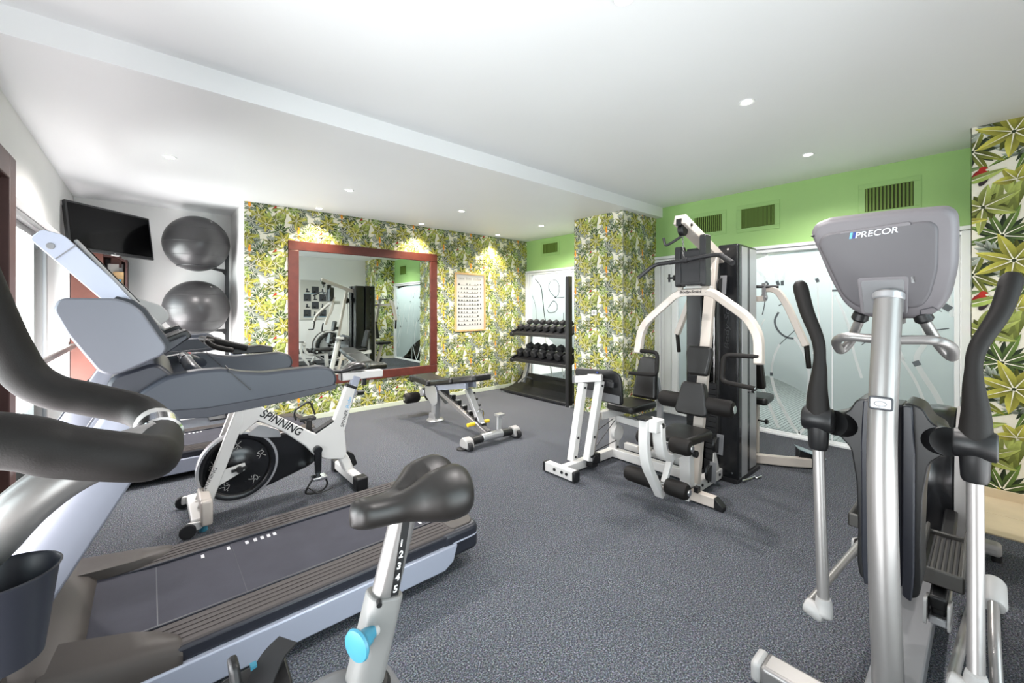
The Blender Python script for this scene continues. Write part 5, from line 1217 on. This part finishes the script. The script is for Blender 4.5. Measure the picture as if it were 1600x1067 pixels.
# fixed handlebars
for s in (-1, 1):
    y = lambda v: .228 + s * v
    g = obj('fixed_handle', MB().tube(fil([(1.885, y(.03), 1.265), (1.90, y(.12), 1.27), (1.96, y(.155), 1.245), (2.03, y(.15), 1.20), (2.03, y(.12), 1.24), (1.985, y(.085), 1.33)], .035), .0155, 14), M['silver_warm'], t, smooth=60)
    obj('handle_boot', MB().lathe([(.02, 0), (.026, .008), (.024, .03), (.019, .034)], (1.988, y(.088), 1.325), V((-.25, -.3 * s, .9)), 20), M['black'], g)
# pivot tower
half = [(.055, 1.055), (.085, 1.045), (.105, 1.0), (.135, .985), (.14, .945), (.135, .905), (.10, .87), (.085, .76), (.08, .6), (.082, .46), (.075, .42), (.05, .405), (.042, .42), (.042, 1.055)]
for s in (-1, 1):
    pl = rpoly([(EY + .015 + s * a, b) for a, b in half], .02, 4)
    sh = obj('tower_shell', MB().prism(pl, (1.985, 0, 0), (0, 1, 0), (0, 0, 1), .17), M['black'], t, bev=.018, seg=3)
    strip_ = [(EY + .015 + s * a, b) for a, b in ((.038, 1.05), (.062, 1.05), (.068, .9), (.066, .5), (.06, .41), (.038, .42))]
    obj('shell_lip', MB().prism(rpoly(strip_, .008), (1.888, 0, 0), (0, 1, 0), (0, 0, 1), .03), M['slate_dark'], sh, bev=.006)
    h0 = V((1.93, EY + .015 + s * .12, .945)); h1 = V((1.87, EY + .015 + s * .15, .955))
    obj('shell_horn', MB().lathe([(.06, -.03), (.052, .0), (.045, .03), (.045, .05)], h0, h1 - h0, 24), M['black'], sh, smooth=60)
obj('tower_core', MB().box((1.93, EY - .025, .42), (2.06, EY + .055, 1.04)), M['slate_dark'], t, bev=.01)
# swinging arms, pedal rods
for s, yp, yt, dy, bot in ((1, .41, .495, .0, (1.775, .378, .325)), (-1, .026, -.05, .0, (1.725, .022, .325))):
    a_ = obj('swing_arm', MB().tube(smooth_curve([bot, (1.81, (bot[1] + yp) / 2, .6), (1.85, yp, .9)], 4), .0185, 18), M['silver_warm'], t, smooth=60)
    obj('arm_boss', MB().cyl((1.85, yp - .046, .965), (1.85, yp + .046, .965), .043).lathe([(.034, -.0), (.033, .03), (.03, .09), (.026, .1)], (1.85, yp, .955), (0, 0, -1), 22), M['black'], a_, smooth=50)
    hp = smooth_curve([(1.85, yp, .96), (1.85, yp + s * .002, 1.06), (1.855, yp - s * .003, 1.16), (1.87, yp + s * .005, 1.25), (1.91, yp + s * .05, 1.36), (1.95, yt, 1.475)], 6)
    n = len(hp); rs = []
    for i in range(n):
        k = i / (n - 1); rs.append(.041 - .022 * min(1, k / .45) if k < .5 else .019 + .008 * (k - .5) / .5)
    rs[-1] = .016; rs[-2] = .024
    obj('arm_grip', MB().tube(hp, rs, 20), M['foam'], a_, smooth=70)
    sh = obj('rod_shoe', MB().tube(smooth_curve([V(bot) + V((.0, 0, .035)), V(bot), V(bot) + V((-.012, .0, -.03))], 4), [.021 + .006 * min(1, i / 4) for i in range(8)] + [.018], 18), M['grey_light'], t, smooth=60)
    obj('rod_joint', MB().roller(V(bot) + V((-.01, -.005, -.025)), V(bot) + V((-.005, .055, -.01)), .026), M['grey_light'], sh)
    e0 = V(bot) + V((0, .045, -.01)); e1 = V((2.55, .345 if s > 0 else .03, .36 if s > 0 else .24))
    obj('pedal_rod', MB().cyl(e0, e1, .0135), M['silver_warm'], t)
    if s > 0: tray = (2.45, 2.85, .30, .43, .36)
    else: tray = (2.2, 2.68, .055, .185, .34)
    xa, xb, ya, yb, z = tray
    pdl = MB().box((xa, ya, z), (xb, yb, z + .012))
    pdl.box((xa, ya, z), (xb, ya + .012, z + .06)).box((xa, yb - .012, z), (xb, yb, z + .06)).box((xa, ya, z), (xa + .015, yb, z + .06)).box((xb - .015, ya, z), (xb, yb, z + .03))
    p_ = obj('foot_pedal', pdl, M['tray'], t, bev=.006)
    rb = MB()
    for k in range(6): rb.box((xa + .03, ya + .022 + k * .015, z + .012), (xb - .03, ya + .029 + k * .015, z + .016))
    obj('pedal_ribs', rb, M['rubber'], p_)
    obj('pedal_beam', MB().bar((xa - .05, (ya + yb) / 2, z - .04), (3.25, (ya + yb) / 2, .36), .045, .05), M['black'], t, bev=.008)
    w_ = obj('ramp_wheel', MB().cyl((xa + .02, (ya + yb) / 2 - .018, z - .085), (xa + .02, (ya + yb) / 2 + .018, z - .085), .042), M['rubber'], t)
    obj('wheel_fork', MB().prism(rpoly([(xa - .11, z - .1), (xa + .04, z - .12), (xa + .06, z - .06), (xa - .1, z - .01)], .015), (0, (ya + yb) / 2 + .03, 0), (1, 0, 0), (0, 0, 1), .008).prism(rpoly([(xa - .11, z - .1), (xa + .04, z - .12), (xa + .06, z - .06), (xa - .1, z - .01)], .015), (0, (ya + yb) / 2 - .03, 0), (1, 0, 0), (0, 0, 1), .008), M['grey_light'], w_)
obj('side_support', MB().tube(fil([(2.2, -.012, .40), (1.98, -.012, .36), (1.80, -.02, .2), (1.72, -.05, .09)], .1), .014, 14), M['silver_warm'], t)
obj('support_cap', MB().roller((2.24, -.012, .41), (2.12, -.012, .375), .032), M['grey_light'], t)
obj('ramp', MB().bar((2.15, .12, .235), (2.75, .12, .16), .05, .03).bar((2.4, .36, .24), (3.0, .36, .16), .05, .03), M['silver'], t, bev=.006)
# rear drive ring
EYR = .17
rc = (3.36, EYR, .45)
g = obj('drive_cover', MB().lathe([(.24, -.1), (.33, -.1), (.365, -.07), (.375, -.02), (.375, .02), (.365, .07), (.33, .1), (.24, .1)], rc, (0, 1, 0), 48, True), M['black_gloss'], t, smooth=50)
for s in (-1, 1): obj('cover_ring', MB().lathe([(.33, .1), (.35, .106), (.372, .085), (.378, .06), (.37, .07), (.345, .1)], rc, (0, s, 0), 48, True), M['grey_light'], g, smooth=60)
obj('drive_disc', MB().lathe([(.01, -.02), (.25, -.02), (.25, .02), (.01, .02)], rc, (0, 1, 0), 40), M['film_stripe'], g)
for s in (-1, 1):
    obj('drive_crank', MB().bar((rc[0], EYR + s * .12, rc[2]), (rc[0] + s * .1, EYR + s * .12, rc[2] - .02), .02, .05, (0, 1, 0)).cyl((rc[0], EYR - .11, rc[2]), (rc[0], EYR + .11, rc[2]), .03), M['black'], t, bev=.004)
obj('rear_stand', MB().bar((3.36, EYR - .05, .1), (3.36, EYR - .05, .42), .05, .03, (0, 1, 0)).bar((3.36, EYR + .05, .1), (3.36, EYR + .05, .42), .05, .03, (0, 1, 0)).bar((3.36, EYR - .15, .1), (3.36, EYR + .15, .1), .08, .03), M['silver'], t, bev=.004)
